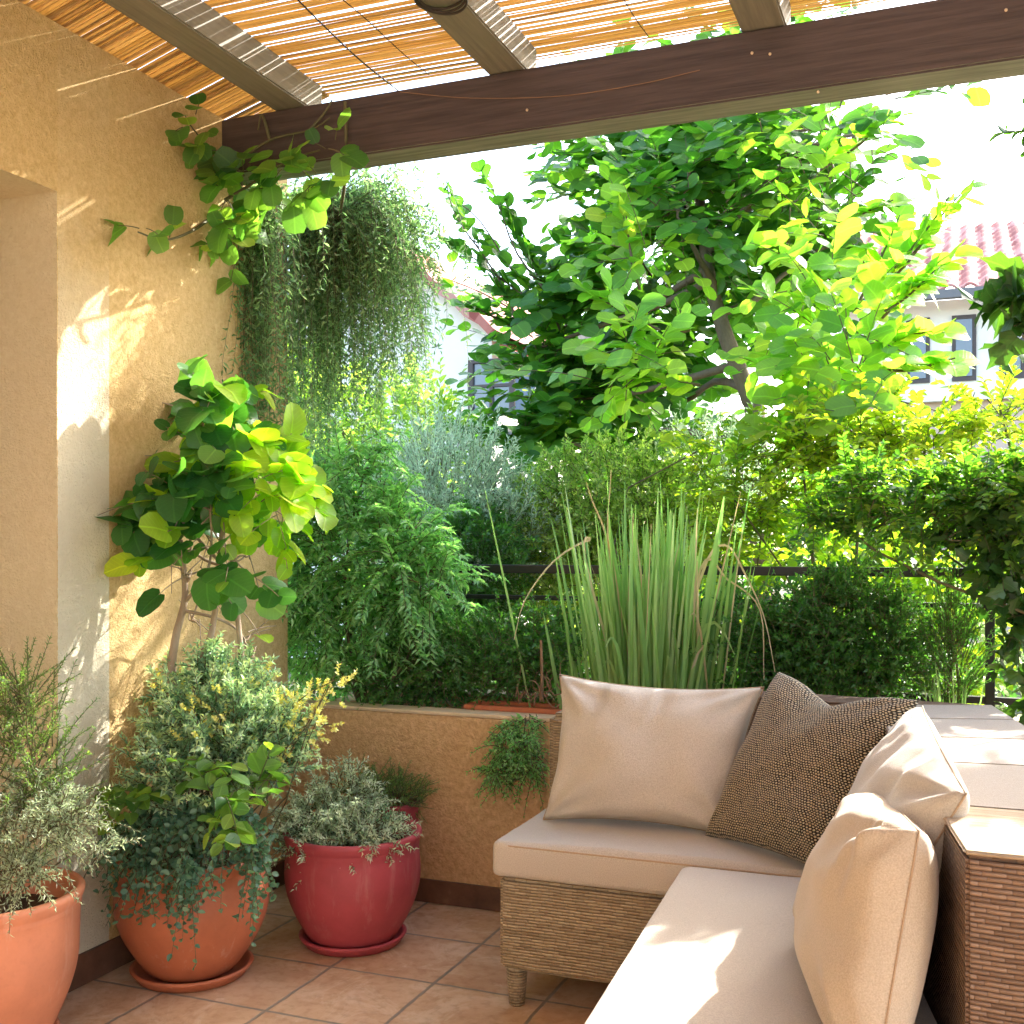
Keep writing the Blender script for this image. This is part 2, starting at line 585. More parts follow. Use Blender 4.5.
# leaf templates: vertices (x across, y along, z lift), faces
def tpl(right, fold=.22, curl=.18, mids=(0, .5, 1)):
    r = [(x, y) for x, y in right]
    n = len(r)
    f = lambda x, y: (x, y, abs(x) * fold - curl * (y - .3) ** 2)
    V = [f(0, mids[0]), f(0, mids[1]), f(0, mids[2])] + [f(x, y) for x, y in r] + [f(-x, y) for x, y in r]
    h = n // 2
    ri = [3 + i for i in range(n)]
    li = [3 + n + i for i in range(n)]
    faces = [[0] + ri[:h + 1] + [1], [1] + ri[h:] + [2], [1] + li[:h + 1][::-1] + [0], [2] + li[h:][::-1] + [1]]
    return np.array(V), faces


TPL = {
    'round': tpl([(.22, .0), (.42, .16), (.5, .42), (.47, .72), (.33, .965)], .12, .16),
    'heart': tpl([(.2, -.09), (.43, .04), (.54, .32), (.47, .66), (.28, .92)], .12, .18),
    'oval': tpl([(.16, .03), (.36, .2), (.47, .48), (.36, .76), (.14, .95)]),
    'lobed': tpl([(.34, -.02), (.52, .22), (.30, .42), (.40, .66), (.12, .80)], .2, .3),
    'lance': (np.array([(0, 0, 0), (.5, .4, .12), (0, .45, 0), (-.5, .4, .12), (0, 1, -.12)]), [[0, 1, 2], [0, 2, 3], [1, 4, 2], [2, 4, 3]]),
    'diamond': (np.array([(0, 0, 0), (.5, .45, .1), (0, 1, -.05), (-.5, .45, .1)]), [[0, 1, 2, 3]]),
}


def norm(a):
    return a / (np.linalg.norm(a, axis=-1, keepdims=True) + 1e-9)


def leaves(name, pos, axis, nrm, L, W, shape, mat, parent, var=None):
    tv, tf = TPL[shape]
    N = len(pos)
    y = norm(axis)
    z = nrm - (nrm * y).sum(-1, keepdims=True) * y
    z = norm(z)
    x = np.cross(y, z)
    L = np.broadcast_to(np.asarray(L, float), (N,))[:, None, None]
    W = np.broadcast_to(np.asarray(W, float), (N,))[:, None, None]
    V = pos[:, None, :] + x[:, None, :] * tv[None, :, 0:1] * W + y[:, None, :] * tv[None, :, 1:2] * L + z[:, None, :] * tv[None, :, 2:3] * L * rng.uniform(.2, 2.5, (N, 1, 1))
    k = len(tv)
    flat = np.concatenate([np.array(f) for f in tf])
    F_ = (np.arange(N)[:, None] * k + flat[None, :]).ravel()
    S_ = np.tile([len(f) for f in tf], N)
    if var is None:
        var = np.clip(rng.normal(.45, .24, N), 0, 1)
    uv = np.tile(np.stack([tv[:, 0] * 2, tv[:, 1]], -1), (N, 1))
    me = np_mesh(name, V.reshape(-1, 3), F_, S_, np.repeat(var, k), uv)
    return link(name, me, mat, parent, True)


def sprays(o, d, L, n, ang=.9, droop=.2, mode='spiral', t0=.12, upbias=.5, curl=0.0):
    """leaves along N arching twigs. returns pos, axis, nrm (N*n,3), t (N*n), polylines (N,m,3)"""
    o, d = np.asarray(o, float), norm(np.asarray(d, float))
    N = len(o)
    L = np.broadcast_to(np.asarray(L, float), (N,))
    dr = np.broadcast_to(np.asarray(droop, float), (N,))
    t = np.linspace(t0, 1, n)[None, :] + rng.uniform(-.4, .4, (N, n)) * (1 - t0) / n
    t = np.clip(t, 0, 1)
    side_c = norm(rng.normal(0, 1, (N, 3))) * curl
    bend = np.array([0, 0, -1.]) * dr[:, None] + side_c

    def at(tt):
        return o[:, None, :] + L[:, None, None] * (d[:, None, :] * tt[..., None] + bend[:, None, :] * (tt ** 2)[..., None])
    pos = at(t)
    tan = norm(d[:, None, :] + 2 * bend[:, None, :] * t[..., None])
    up = np.array([0, 0, 1.])
    s0 = np.cross(tan, up + rng.normal(0, .15, (N, 1, 3)))
    s0 = norm(s0)
    u0 = np.cross(s0, tan)
    i = np.arange(n)[None, :]
    if mode == 'pinnate':
        phi = np.pi * i + rng.normal(0, .3, (N, n))
    else:
        phi = 2.4 * i + rng.uniform(0, 6.28, (N, 1)) + rng.normal(0, .4, (N, n))
    sv = np.cos(phi)[..., None] * s0 + np.sin(phi)[..., None] * u0
    an = ang + rng.normal(0, .2, (N, n))
    ax = np.cos(an)[..., None] * tan + np.sin(an)[..., None] * sv
    if mode == 'pinnate':
        nr = u0 + rng.normal(0, .35, (N, n, 3))
    else:
        nr = tan * .5 + up * upbias + rng.normal(0, .45, (N, n, 3))
    m = 6
    poly = at(np.broadcast_to(np.linspace(0, 1, m), (N, m)))
    return pos.reshape(-1, 3), ax.reshape(-1, 3), nr.reshape(-1, 3), t.ravel(), poly


def gaps(pos, starts, r):
    """True for leaves that do not close the openings the sun shines through towards the given wall spots"""
    keep = np.ones(len(pos), bool)
    s = np.array(S)
    for a in starts:
        d = pos - np.asarray(a)
        keep &= np.linalg.norm(d - (d @ s)[:, None] * s, axis=1) > r
    return keep


def blob(c, r, n, shell=.55):
    v = norm(rng.normal(0, 1, (n, 3)))
    k = (shell + (1 - shell) * rng.random((n, 1))) ** .6
    k = np.where(rng.random((n, 1)) < .25, rng.random((n, 1)) ** .5, k)
    return np.asarray(c) + v * k * np.asarray(r), v


def limb(a, b, r0, r1, n=7, wob=.08):
    a, b = np.asarray(a, float), np.asarray(b, float)
    t = np.linspace(0, 1, n)[:, None]
    L = np.linalg.norm(b - a)
    p = a + (b - a) * t
    w = rng.normal(0, wob * L, (2, 3))
    p = p + np.sin(t * np.pi) * w[0] + np.sin(t * 2 * np.pi) * w[1] * .5
    return p, r0 + (r1 - r0) * t[:, 0]


def bush(name, label, cat, base, blobs, nspray, L, n, leaf, mat, stem_mat=None, ang=.8, droop=.15, mode='spiral',
         up=.45, rnd=.5, group=None, stem_r=.0022, main_r=.008, extra=None, var=None, foliage='foliage', stems='stem', shell=.55, curl=.08, inward=.35):
    """a leafy plant: sprays of leaves fill the blobs; twigs, and main stems from the base to each blob"""
    root = empty(name, base, label, cat, group)
    O, D = [], []
    wsum = sum(b[2] for b in blobs)
    for c, r, w in blobs:
        k = max(3, int(nspray * w / wsum))
        p, v = blob(c, r, k, shell)
        d = norm(v + np.array([0, 0, up]) + rng.normal(0, rnd, (k, 3)))
        O.append(p - d * np.mean(L) * inward)
        D.append(d)
    O, D = np.concatenate(O), np.concatenate(D)
    Ls = rng.uniform(L[0], L[1], len(O))
    pos, ax, nr, t, poly = sprays(O, D, Ls, n, ang, droop, mode, curl=curl)
    ll = rng.uniform(leaf[0] * .65, leaf[0] * 1.15, len(pos)) * (1 - .25 * t)
    ww = ll * leaf[1]
    v = None if var is None else var(pos, t)
    leaves(foliage, pos, ax, nr, ll, ww, leaf[2], mat, root, v)
    V, f, s = tubes(poly, np.linspace(stem_r, stem_r * .4, poly.shape[1])[None, :], 3)
    Vs, Fs, Ss, off = [V], [f], [s], len(V)
    for c, r, w in blobs:
        pp, rr = limb(np.asarray(base) + rng.normal(0, .01, 3) * [1, 1, 0], c, main_r, main_r * .45)
        V, f, s = tubes(pp[None], rr[None], 6)
        Vs.append(V); Fs.append(f + off); Ss.append(s); off += len(V)
    me = np_mesh(stems, np.concatenate(Vs), np.concatenate(Fs), np.concatenate(Ss))
    link(stems, me, stem_mat or M['stem'], root, True)
    return root


def lathe(prof, seg=56):
    bm = bmesh.new()
    rings = []
    for r, z in prof:
        rings.append([bm.verts.new((r * math.cos(a * 2 * math.pi / seg), r * math.sin(a * 2 * math.pi / seg), z)) for a in range(seg)])
    for a, b in zip(rings, rings[1:]):
        for i in range(seg):
            j = (i + 1) % seg
            bm.faces.new((a[i], a[j], b[j], b[i]))
    bm.faces.new(list(reversed(rings[0])))
    bm.faces.new(rings[-1])
    return bm


# ------------------------------------------------------------------ world, sun, camera
AZ, TAN = R(28), .74
EL = math.atan(TAN * math.cos(AZ))
S = Vector((math.sin(AZ) * math.cos(EL), math.cos(AZ) * math.cos(EL), math.sin(EL)))
w = bpy.data.worlds.new('World')
scene.world = w
w.use_nodes = True
nt = w.node_tree
sky = nt.nodes.new('ShaderNodeTexSky')
sky.sky_type = 'NISHITA'
sky.sun_disc = False
sky.sun_elevation = EL
sky.sun_rotation = AZ
sky.air_density = 1.0
sky.dust_density = 2.5
bg = nt.nodes['Background']
nt.links.new(sky.outputs[0], bg.inputs[0])
bg.inputs[1].default_value = .15
sun = bpy.data.lights.new('sun', 'SUN')
sun.energy = 2.7
sun.angle = R(.7)
sun.color = (1, .95, .87)
so = bpy.data.objects.new('sun', sun)
so.rotation_euler = S.to_track_quat('Z', 'Y').to_euler()
so.location = (4, 6, 6)
COL.objects.link(so)

cam = bpy.data.cameras.new('camera')
cam.sensor_width = 36
cam.lens = 36 * F / 1024
cam.shift_y = (HY - 512) / 1024
cam.clip_start = .05
cam.clip_end = 500
co = bpy.data.objects.new('camera', cam)
co.location = (0, 0, CAMZ)
co.rotation_euler = (R(90), 0, TH)
COL.objects.link(co)
scene.camera = co

scene.view_settings.view_transform = 'Standard'
scene.view_settings.look = 'None'
scene.view_settings.exposure = 2.85
scene.view_settings.gamma = 1
scene.render.engine = 'CYCLES'
scene.cycles.use_denoising = True
scene.cycles.max_bounces = 10
scene.cycles.diffuse_bounces = 5
scene.cycles.transmission_bounces = 6
scene.cycles.sample_clamp_indirect = 8

# ------------------------------------------------------------------ setting: ground, terrace floor, walls
XW, YP = -2.41, 3.68
GZ = -.35

gr = boxes('garden_ground', [(-60, 60, 4.35, 120, GZ - .3, GZ), (-60, -2.9, -20, 4.34, GZ - .3, GZ), (3.2, 60, -20, 4.34, GZ - .3, GZ)], M['ground'])
tag(gr, kind='structure')
gp = boxes('gravel_path', [(-1.2, 9, 5.6, 9.6, GZ + .002, GZ + .006)], M['gravel'])
tag(gp, kind='structure')
fl = boxes('terrace_floor', [(-2.9, 3.2, -2.2, 4.34, GZ, 0)], M['floor'])
tag(fl, kind='structure')

# left house wall with a doorway (concave outline in the y-z plane, extruded in x)
wr = empty('house_wall', (XW, 2.6, 0), 'ochre stucco house wall with a deep doorway and a cream painted band beside it', 'wall')
bm = bmesh.new()
prof = [(-2.2, 0.003), (1.3, 0.003), (1.3, 2.317), (2.509, 2.317), (2.509, 0.003), (3.70, 0.003), (3.70, 2.80), (-2.2, 2.80)]
f0 = [bm.verts.new((XW, y, z)) for y, z in prof]
f1 = [bm.verts.new((XW - .34, y, z)) for y, z in prof]
n_ = len(prof)
A = bm.faces.new(f0)
B = bm.faces.new(f1[::-1])
for i in range(n_):
    j = (i + 1) % n_
    bm.faces.new((f0[j], f0[i], f1[i], f1[j]))
bmesh.ops.recalc_face_normals(bm, faces=bm.faces)
me = bpy.data.meshes.new('wall_body')
for f in bm.faces:
    c = f.calc_center_median()
    if abs(f.normal.x) < .5 and c.z > .2 and c.z < 2.4 and c.y < 2.6 and c.x < XW - .05:
        f.material_index = 1
bm.to_mesh(me); bm.free()
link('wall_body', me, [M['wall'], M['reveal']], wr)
boxes('skirting', [(XW, XW + .012, 2.509, YP - .013, 0.003, .095)], M['skirt'], wr)
dr = boxes('door', [(XW - .33, XW - .285, 1.3, 2.509, .01, 2.317)], M['door'], wr)

rw = empty('house_wall', (.4, -2.2, 0), 'unseen cream house wall behind the camera, added to bounce light onto the terrace', 'wall')
boxes('wall_body', [(XW + .002, 3.2, -2.5, -2.2, .003, 2.9)], M['cream'], rw)  # out of view, added and kept pale for bounce light

# parapet planter
pr = empty('planter_wall', (-.5, YP, 0), 'low orange stucco planter wall running behind the wicker sofa', 'wall')
bm = bmesh.new()
X0, X1 = XW + .001, 3.1
box(bm, X0, X1, YP, YP + .10, .003, .680)
box(bm, X0, X1, 4.24, 4.34, .003, .680)
box(bm, X1 - .1, X1, YP + .1, 4.24, .003, .662)
box(bm, X0, X0 + .1, YP + .1, 4.24, .003, .662)
link('wall_body', bm_mesh('wall_body', bm), M['parapet'], pr)
bm = bmesh.new()
box(bm, X0, X1, YP + .003, YP + .115, .6815, .694)
box(bm, X0, X1, 4.225, 4.337, .6815, .694)
bmesh.ops.bevel(bm, geom=bm.edges[:], offset=.006, segments=2, affect='EDGES')
link('coping', bm_mesh('coping', bm), M['coping'], pr)
boxes('soil', [(X0 + .1, X1 - .1, YP + .1, 4.24, .003, .60)], M['soil'], pr)
boxes('skirting', [(XW + .013, 3.1, YP - .012, YP, 0.003, .085)], M['skirt'], pr)

# railing on the planter's outer kerb
rl = empty('railing', (.3, 4.285, .694), 'thin black metal railing on the planter behind the sofa', 'railing')
YR = 4.285
zt = P(980, 568, Y=YR)[2]; zm = P(960, 603, Y=YR)[2]; zb = P(960, 697, Y=YR)[2]
boxes('top_rail', [(XW + .02, 3.08, YR - .025, YR + .025, zt - .034, zt)], M['metal'], rl, .004)
boxes('middle_rail', [(XW + .02, 3.08, YR - .012, YR + .012, zm - .018, zm)], M['metal'], rl, .003)
boxes('lower_rail', [(XW + .02, 3.08, YR - .014, YR + .014, zb - .02, zb + .006)], M['metal'], rl, .003)
xp = P(990, 600, Y=YR)[0]
for x in (xp - 2.3, xp, xp + 1.6):
    boxes('post', [(x - .016, x + .016, YR - .0155, YR + .0155, .694, zt - .035)], M['metal'], rl, .002)

# ------------------------------------------------------------------ pergola
YB, ZB0, ZB1 = 3.285, 2.600, 2.796
bmr = empty('pergola_beam', (0, YB, ZB0), 'long dark brown wooden beam across the front of the terrace roof', 'beam')
bm = bmesh.new()
box(bm, XW - .12, 3.2, YB, YB + .13, ZB0, ZB1)
bmesh.ops.bevel(bm, geom=[e for e in bm.edges], offset=.006, segments=2, affect='EDGES')
me = bm_mesh('beam_timber', bm)
for p in me.polygons:
    if p.normal.z < -.6:
        p.material_index = 1
link('timber', me, [M['beam'], M['beam_under']], bmr)
bmsc = bmesh.new()
for px, py in ((527, 110), (752, 53), (770, 54), (818, 92), (1006, 10)):
    p = P(px, py, Y=YB - .002)
    bmesh.ops.create_uvsphere(bmsc, u_segments=8, v_segments=6, radius=.0045, matrix=Matrix.Translation(p))
link('nail', bm_mesh('nail', bmsc), M['coping'], bmr)

rx = [-2.135, -1.335, -.53, .28, 1.08, 1.88]
rlab = ['leftmost taupe roof rafter, nearest the ochre wall, striped with sunlight', 'taupe roof rafter with a coil of wire hanging on it', 'short visible taupe rafter end, rightmost in view over the beam']
for i, x in enumerate(rx):
    bm = bmesh.new()
    box(bm, x - .064, x + .064, -1.3, 3.40, ZB1 + .003, 2.905)
    bmesh.ops.bevel(bm, geom=bm.edges[:], offset=.005, segments=2, affect='EDGES')
    o = link('roof_rafter', bm_mesh('roof_rafter', bm), M['rafter'])
    tag(o, rlab[i] if i < 3 else 'taupe roof rafter beyond the right edge of the picture', 'rafter', 'roof rafters above the terrace')

# reed screen lying over the rafters; near the wall it sags to the wall top
scr = empty('reed_screen', (-.4, 1, 2.91), 'slatted bamboo reed screen lying over the rafters with light between the slats', 'roof screen')
Vs, Fs, Ss, Var, off = [], [], [], [], 0


def slat_panel(xs, dz, gaps, pr_):
    global off
    y = -1.2
    xs = np.array(xs)
    while y < 3.50:
        wd = rng.uniform(.009, .026)
        zs = 2.9105 + rng.normal(0, .001) + np.array(dz) + rng.normal(0, .0006, len(xs))
        ys = y + np.linspace(-1, 1, len(xs)) * rng.normal(0, .0006 * (xs[-1] - xs[0])) + rng.normal(0, .0005, len(xs)) + .003 * np.sin(xs * 1.3)
        pts = np.stack([xs, ys, zs], -1)
        an = np.arange(6) / 6 * 2 * np.pi
        prof6 = np.stack([np.zeros(6), np.cos(an) * wd * .5, np.sin(an) * .0011], -1)
        V = (pts[:, None, :] + prof6[None]).reshape(-1, 3)
        idx = np.arange(len(V)).reshape(len(xs), 6)
        q = np.stack([idx[:-1], np.roll(idx, -1, 1)[:-1], np.roll(idx, -1, 1)[1:], idx[1:]], -1).reshape(-1, 4)
        Vs.append(V); Fs.append(q.ravel() + off); Ss.append(np.full(len(q), 4)); off += len(V)
        Var.append(np.full(len(V), rng.random()))
        y += wd + rng.choice(gaps, p=pr_)


slat_panel([XW - .07, -2.33, -2.22, -2.10], [-.108, -.0654, -.0341, 0], [-.0075, -.0065, -.005, -.0030], [.40, .30, .25, .05])
slat_panel([-2.13, -1.9, -1.6, -1.33], [.0035, .0035, .002, 0], [-.0025, -.0008, .0020, .0042], [.46, .28, .19, .07])
slat_panel([-1.34, -1.1, -.5, .3, 1.1, 2.2, 3.1], [.002, .001, .002, .001, 0, 0, 0], [-.0015, .0005, .0036, .0060], [.45, .23, .22, .10])
me = np_mesh('slats', np.concatenate(Vs), np.concatenate(Fs), np.concatenate(Ss), np.concatenate(Var))
link('slats', me, M['reed'], scr, True)
cords = []
for x in (-2.27, -1.75, -.98, -.2, .66, 1.5):
    yy = np.linspace(-1.2, 3.45, 60)
    dz = -.04 if x < -2.2 else 0
    cords.append((np.stack([x + .006 * np.sin(yy * 9) + yy * .02, yy, np.full(60, 2.9055 + dz)], -1), np.full(60, .0016)))
tube_obj('binding', cords, M['wire'], scr, 5)

# tie wires and coil under the screen
p = [P(298, 0, Z=2.90), P(322, 24, Z=2.89), P(360, 60, Z=2.895), P(400, 92, Z=2.897)]
tag(tube_obj('tie_wire', [(curve(p, 20), .0026)], M['wire']), 'dark wire hanging diagonally under the reed screen', 'wire')
p = [P(400, 92, Y=YB - .01), P(470, 98, Y=YB - .006), P(560, 96, Y=YB - .006), P(640, 84, Y=YB - .006), P(700, 70, Y=YB - .004)]
tag(tube_obj('thin_wire', [(curve(p, 24), .0014)], M['dry_twig']), 'thin pale wire sagging along the brown beam', 'wire')
c0 = P(441, -4, Z=2.79)
coil = []
for k in range(3):
    a = np.linspace(0, 2 * np.pi, 40)
    coil.append((np.stack([c0[0] + (.062 + .004 * k) * np.cos(a), c0[1] + (.062 + .004 * k) * np.sin(a), 2.788 - .006 * k + .004 * np.sin(a * 2 + k)], -1), np.full(40, .0035)))
tag(tube_obj('wire_coil', coil, M['wire']), 'small coil of brown wire hanging under the middle rafter', 'wire coil')

# ------------------------------------------------------------------ pots
def pot(name, label, c, prof, mat, soil_z, soil_r, group='terracotta pots by the wall'):
    root = empty(name, (c[0], c[1], prof[0][1]), label, 'plant pot', group)
    bm = lathe([(r, z) for r, z in prof])
    bmesh.ops.translate(bm, verts=bm.verts, vec=(c[0], c[1], 0))
    for v in bm.verts:
        v.co.x += noise.noise(v.co * 5) * .002
    link('pot_body', bm_mesh('pot_body', bm), mat, root, True)
    bm = bmesh.new()
    bmesh.ops.create_circle(bm, cap_ends=True, radius=soil_r, segments=40, matrix=Matrix.Translation((c[0], c[1], soil_z)))
    link('soil', bm_mesh('soil', bm), M['soil'], root)
    return root


def saucer(label, c, r, mat, h=.032):
    bm = lathe([(r * .82, .0015), (r * .90, .003), (r, h * .8), (r + .004, h), (r - .004, h + .003), (r - .012, h), (r * .86, .012), (.02, .011)], 64)
    bmesh.ops.translate(bm, verts=bm.verts, vec=(c[0], c[1], 0))
    o = link('pot_saucer', bm_mesh('pot_saucer', bm), mat, None, True)
    return tag(o, label, 'saucer', 'saucers under the pots')


def potprof(r, h, belly, bot, z0=.014, rim=.026):
    """rolled-rim pot: bottom, belly curve, groove and lip, inside"""
    out = [(bot * .9, z0), (bot, z0 + .006)]
    for t in np.linspace(.08, 1, 14):
        z = z0 + (h - z0 - rim * 2.0) * t
        s = bot + (belly - bot) * math.sin(min(1, t / .72) * math.pi / 2) ** 1.0
        if t > .72:
            s = belly + (r * .955 - belly) * ((t - .72) / .28) ** 1.6
        out.append((s, z))
    out += [(r * .965, h - rim * 1.8), (r * .955, h - rim * 1.55), (r * .97, h - rim * 1.3), (r * .985, h - rim * 1.0), (r, h - rim * .6), (r, h - rim * .25), (r - .006, h), (r - .02, h - .002),
            (r - .028, h - rim), (r * .84, h - .09), (r * .8, h - .14)]
    return out


c1 = P(-10, 1046, Z=0)          # pale pot at the left edge, in the doorway
pot('clay_pot', 'pale terracotta pot at the left edge in front of the doorway', c1, potprof(.232, .405, .218, .142), M['clay_light'], .335, .195)
saucer('pale terracotta saucer under the pot at the left edge', c1, .165, M['clay_light'])
c2 = P(192, 973, Z=0)
c2[0] = max(c2[0], XW + .245)
pot('clay_pot', 'round bellied orange terracotta pot against the ochre wall, middle of the three big pots', c2, potprof(.218, .368, .228, .125), M['clay'], .315, .18)
saucer('orange terracotta saucer under the round bellied pot', c2, .178, M['clay'])
c3 = P(353, 941, Z=0)
pot('clay_pot', 'crimson red pot with grey herbs standing before the low orange wall', c3, potprof(.226, .368, .222, .138), M['clay_red'], .315, .187)
saucer('crimson red saucer under the crimson pot', c3, .172, M['clay_red'])
c4 = np.array([-1.885, 3.57, 0])
pot('clay_pot', 'small dark red pot half hidden behind the crimson pot, touching the low wall', c4, potprof(.098, .385, .092, .066, .003, .018), M['clay_red'], .35, .082)

# ------------------------------------------------------------------ corner sofa
ZS, ZT = .47, .84
sf = empty('wicker_sofa', (-.5, 2.9, 0), 'honey wicker corner sofa with beige seat cushions in the terrace corner', 'sofa')


def soft_prism(name, pts, z0, z1, mat, parent, bev=.03, bulge=.012, seg=4):
    bm = bmesh.new()
    prism(bm, pts, z0, z1)
    bmesh.ops.bevel(bm, geom=bm.edges[:], offset=bev, segments=seg, affect='EDGES', profile=.55)
    bmesh.ops.subdivide_edges(bm, edges=[e for e in bm.edges if e.calc_length() > .2], cuts=14, use_grid_fill=True)
    cx = sum(p[0] for p in pts) / len(pts); cy = sum(p[1] for p in pts) / len(pts)
    R_ = max(math.hypot(p[0] - cx, p[1] - cy) for p in pts)
    for v in bm.verts:
        if v.co.z > z1 - .004:
            d = math.hypot(v.co.x - cx, v.co.y - cy) / R_
            v.co.z += bulge * max(0, 1 - d ** 2) + noise.noise(v.co * 4) * .006 + noise.noise(v.co * 11) * .003
    me = bm_mesh(name, bm)
    return link(name, me, mat, parent, True)


def wick(name, pts, z0, z1, mat, bev=.012):
    bm = bmesh.new()
    prism(bm, pts, z0, z1)
    bmesh.ops.bevel(bm, geom=bm.edges[:], offset=bev, segments=3, affect='EDGES')
    me = bm_mesh(name, bm)
    box_uv(me)
    return link(name, me, mat, sf)


M['wicker_top'] = wicker('pale_wicker_top', (.42, .32, .21), (.58, .46, .32), (.25, .17, .10), .0075, .5)
wick('base', [(-1.205, 2.918), (-.60, 2.918), (-.60, 3.335), (-1.205, 3.335)], .108, .368, M['wicker'])
wick('base', [(-.59, 2.88), (-.55, 1.76), (.0, 1.76), (-.30, 3.33), (-.598, 3.33)], .108, .366, M['wicker'])
wick('backrest', [(-1.212, 3.337), (-.63, 3.337), (-.63, 3.455), (-1.212, 3.455)], .108, .768, M['wicker'], .02)
back = [(.0085, 1.825), (.40, 1.80), (.085, 3.51), (-.62, 3.60), (-.62, 3.46), (-.235, 3.395)]
wick('backrest', back, .09, .832, M['wicker_dark'], .006)


def lerp2(a, b, t):
    return (a[0] + (b[0] - a[0]) * t, a[1] + (b[1] - a[1]) * t)


inn, outp = [(.0065, 1.822), (-.237, 3.393)], [(.402, 1.797), (.086, 3.515)]
cuts = [0, .20, .46, .66, .84, 1.0]
for a, b in zip(cuts, cuts[1:]):
    g = .0012
    pts = [lerp2(*inn, a + g), lerp2(*outp, a + g), lerp2(*outp, b - g), lerp2(*inn, b - g)]
    wick('top_panel', pts, .8325, ZT, M['wicker_top'] if a == 0 else M['panel_shaded'], .0035)
wick('top_panel', [(-.622, 3.457), (-.239, 3.397), (.084, 3.518), (-.622, 3.603)], .8325, ZT - .002, M['wicker_dark'], .003)
for x, y in ((-1.165, 2.955), (-1.165, 3.39), (-.56, 1.80), (-.62, 2.955), (.33, 1.85), (.05, 3.4)):
    bm = bmesh.new()
    bmesh.ops.create_cone(bm, cap_ends=True, segments=20, radius1=.022, radius2=.031, depth=.108, matrix=Matrix.Translation((x, y, .054)))
    bmesh.ops.bevel(bm, geom=[e for e in bm.edges if abs(e.verts[0].co.z - e.verts[1].co.z) < 1e-4], offset=.003, segments=2, affect='EDGES')
    me = bm_mesh('leg', bm)
    box_uv(me)
    link('leg', me, M['wicker'], sf, True)

L1 = [(-1.222, 2.900), (-.210, 2.900), (-.282, 3.332), (-1.222, 3.332)]
s1 = soft_prism('seat_cushion', L1, .370, ZS, M['fab'], sf, .022)
L2 = [(-.673, 2.862), (-.605, 1.70), (.02, 1.70), (-.015, 1.95), (-.19, 2.862)]
s2 = soft_prism('seat_cushion', L2, .370, ZS + .004, M['fab'], sf, .028, .016)


def piping(pts, z, r, parent):
    loop = [(p[0], p[1], z) for p in pts]
    out = []
    n = len(loop)
    for i in range(n):
        a, b = np.array(loop[i]), np.array(loop[(i + 1) % n])
        for t in np.linspace(.05, .95, 12):
            out.append(a + (b - a) * t)
    out.append(out[0])
    return tube_obj('piping', [(np.array(out), np.full(len(out), r))], M['piping'], parent, 6)


def inset(pts, d):
    cx = sum(p[0] for p in pts) / len(pts); cy = sum(p[1] for p in pts) / len(pts)
    return [(p[0] + (d if p[0] < cx else -d), p[1] + (d if p[1] < cy else -d)) for p in pts]


piping(inset(L1, .004), ZS - .010, .0028, s1)
piping(inset(L2, .005), ZS - .012, .0028, s2)


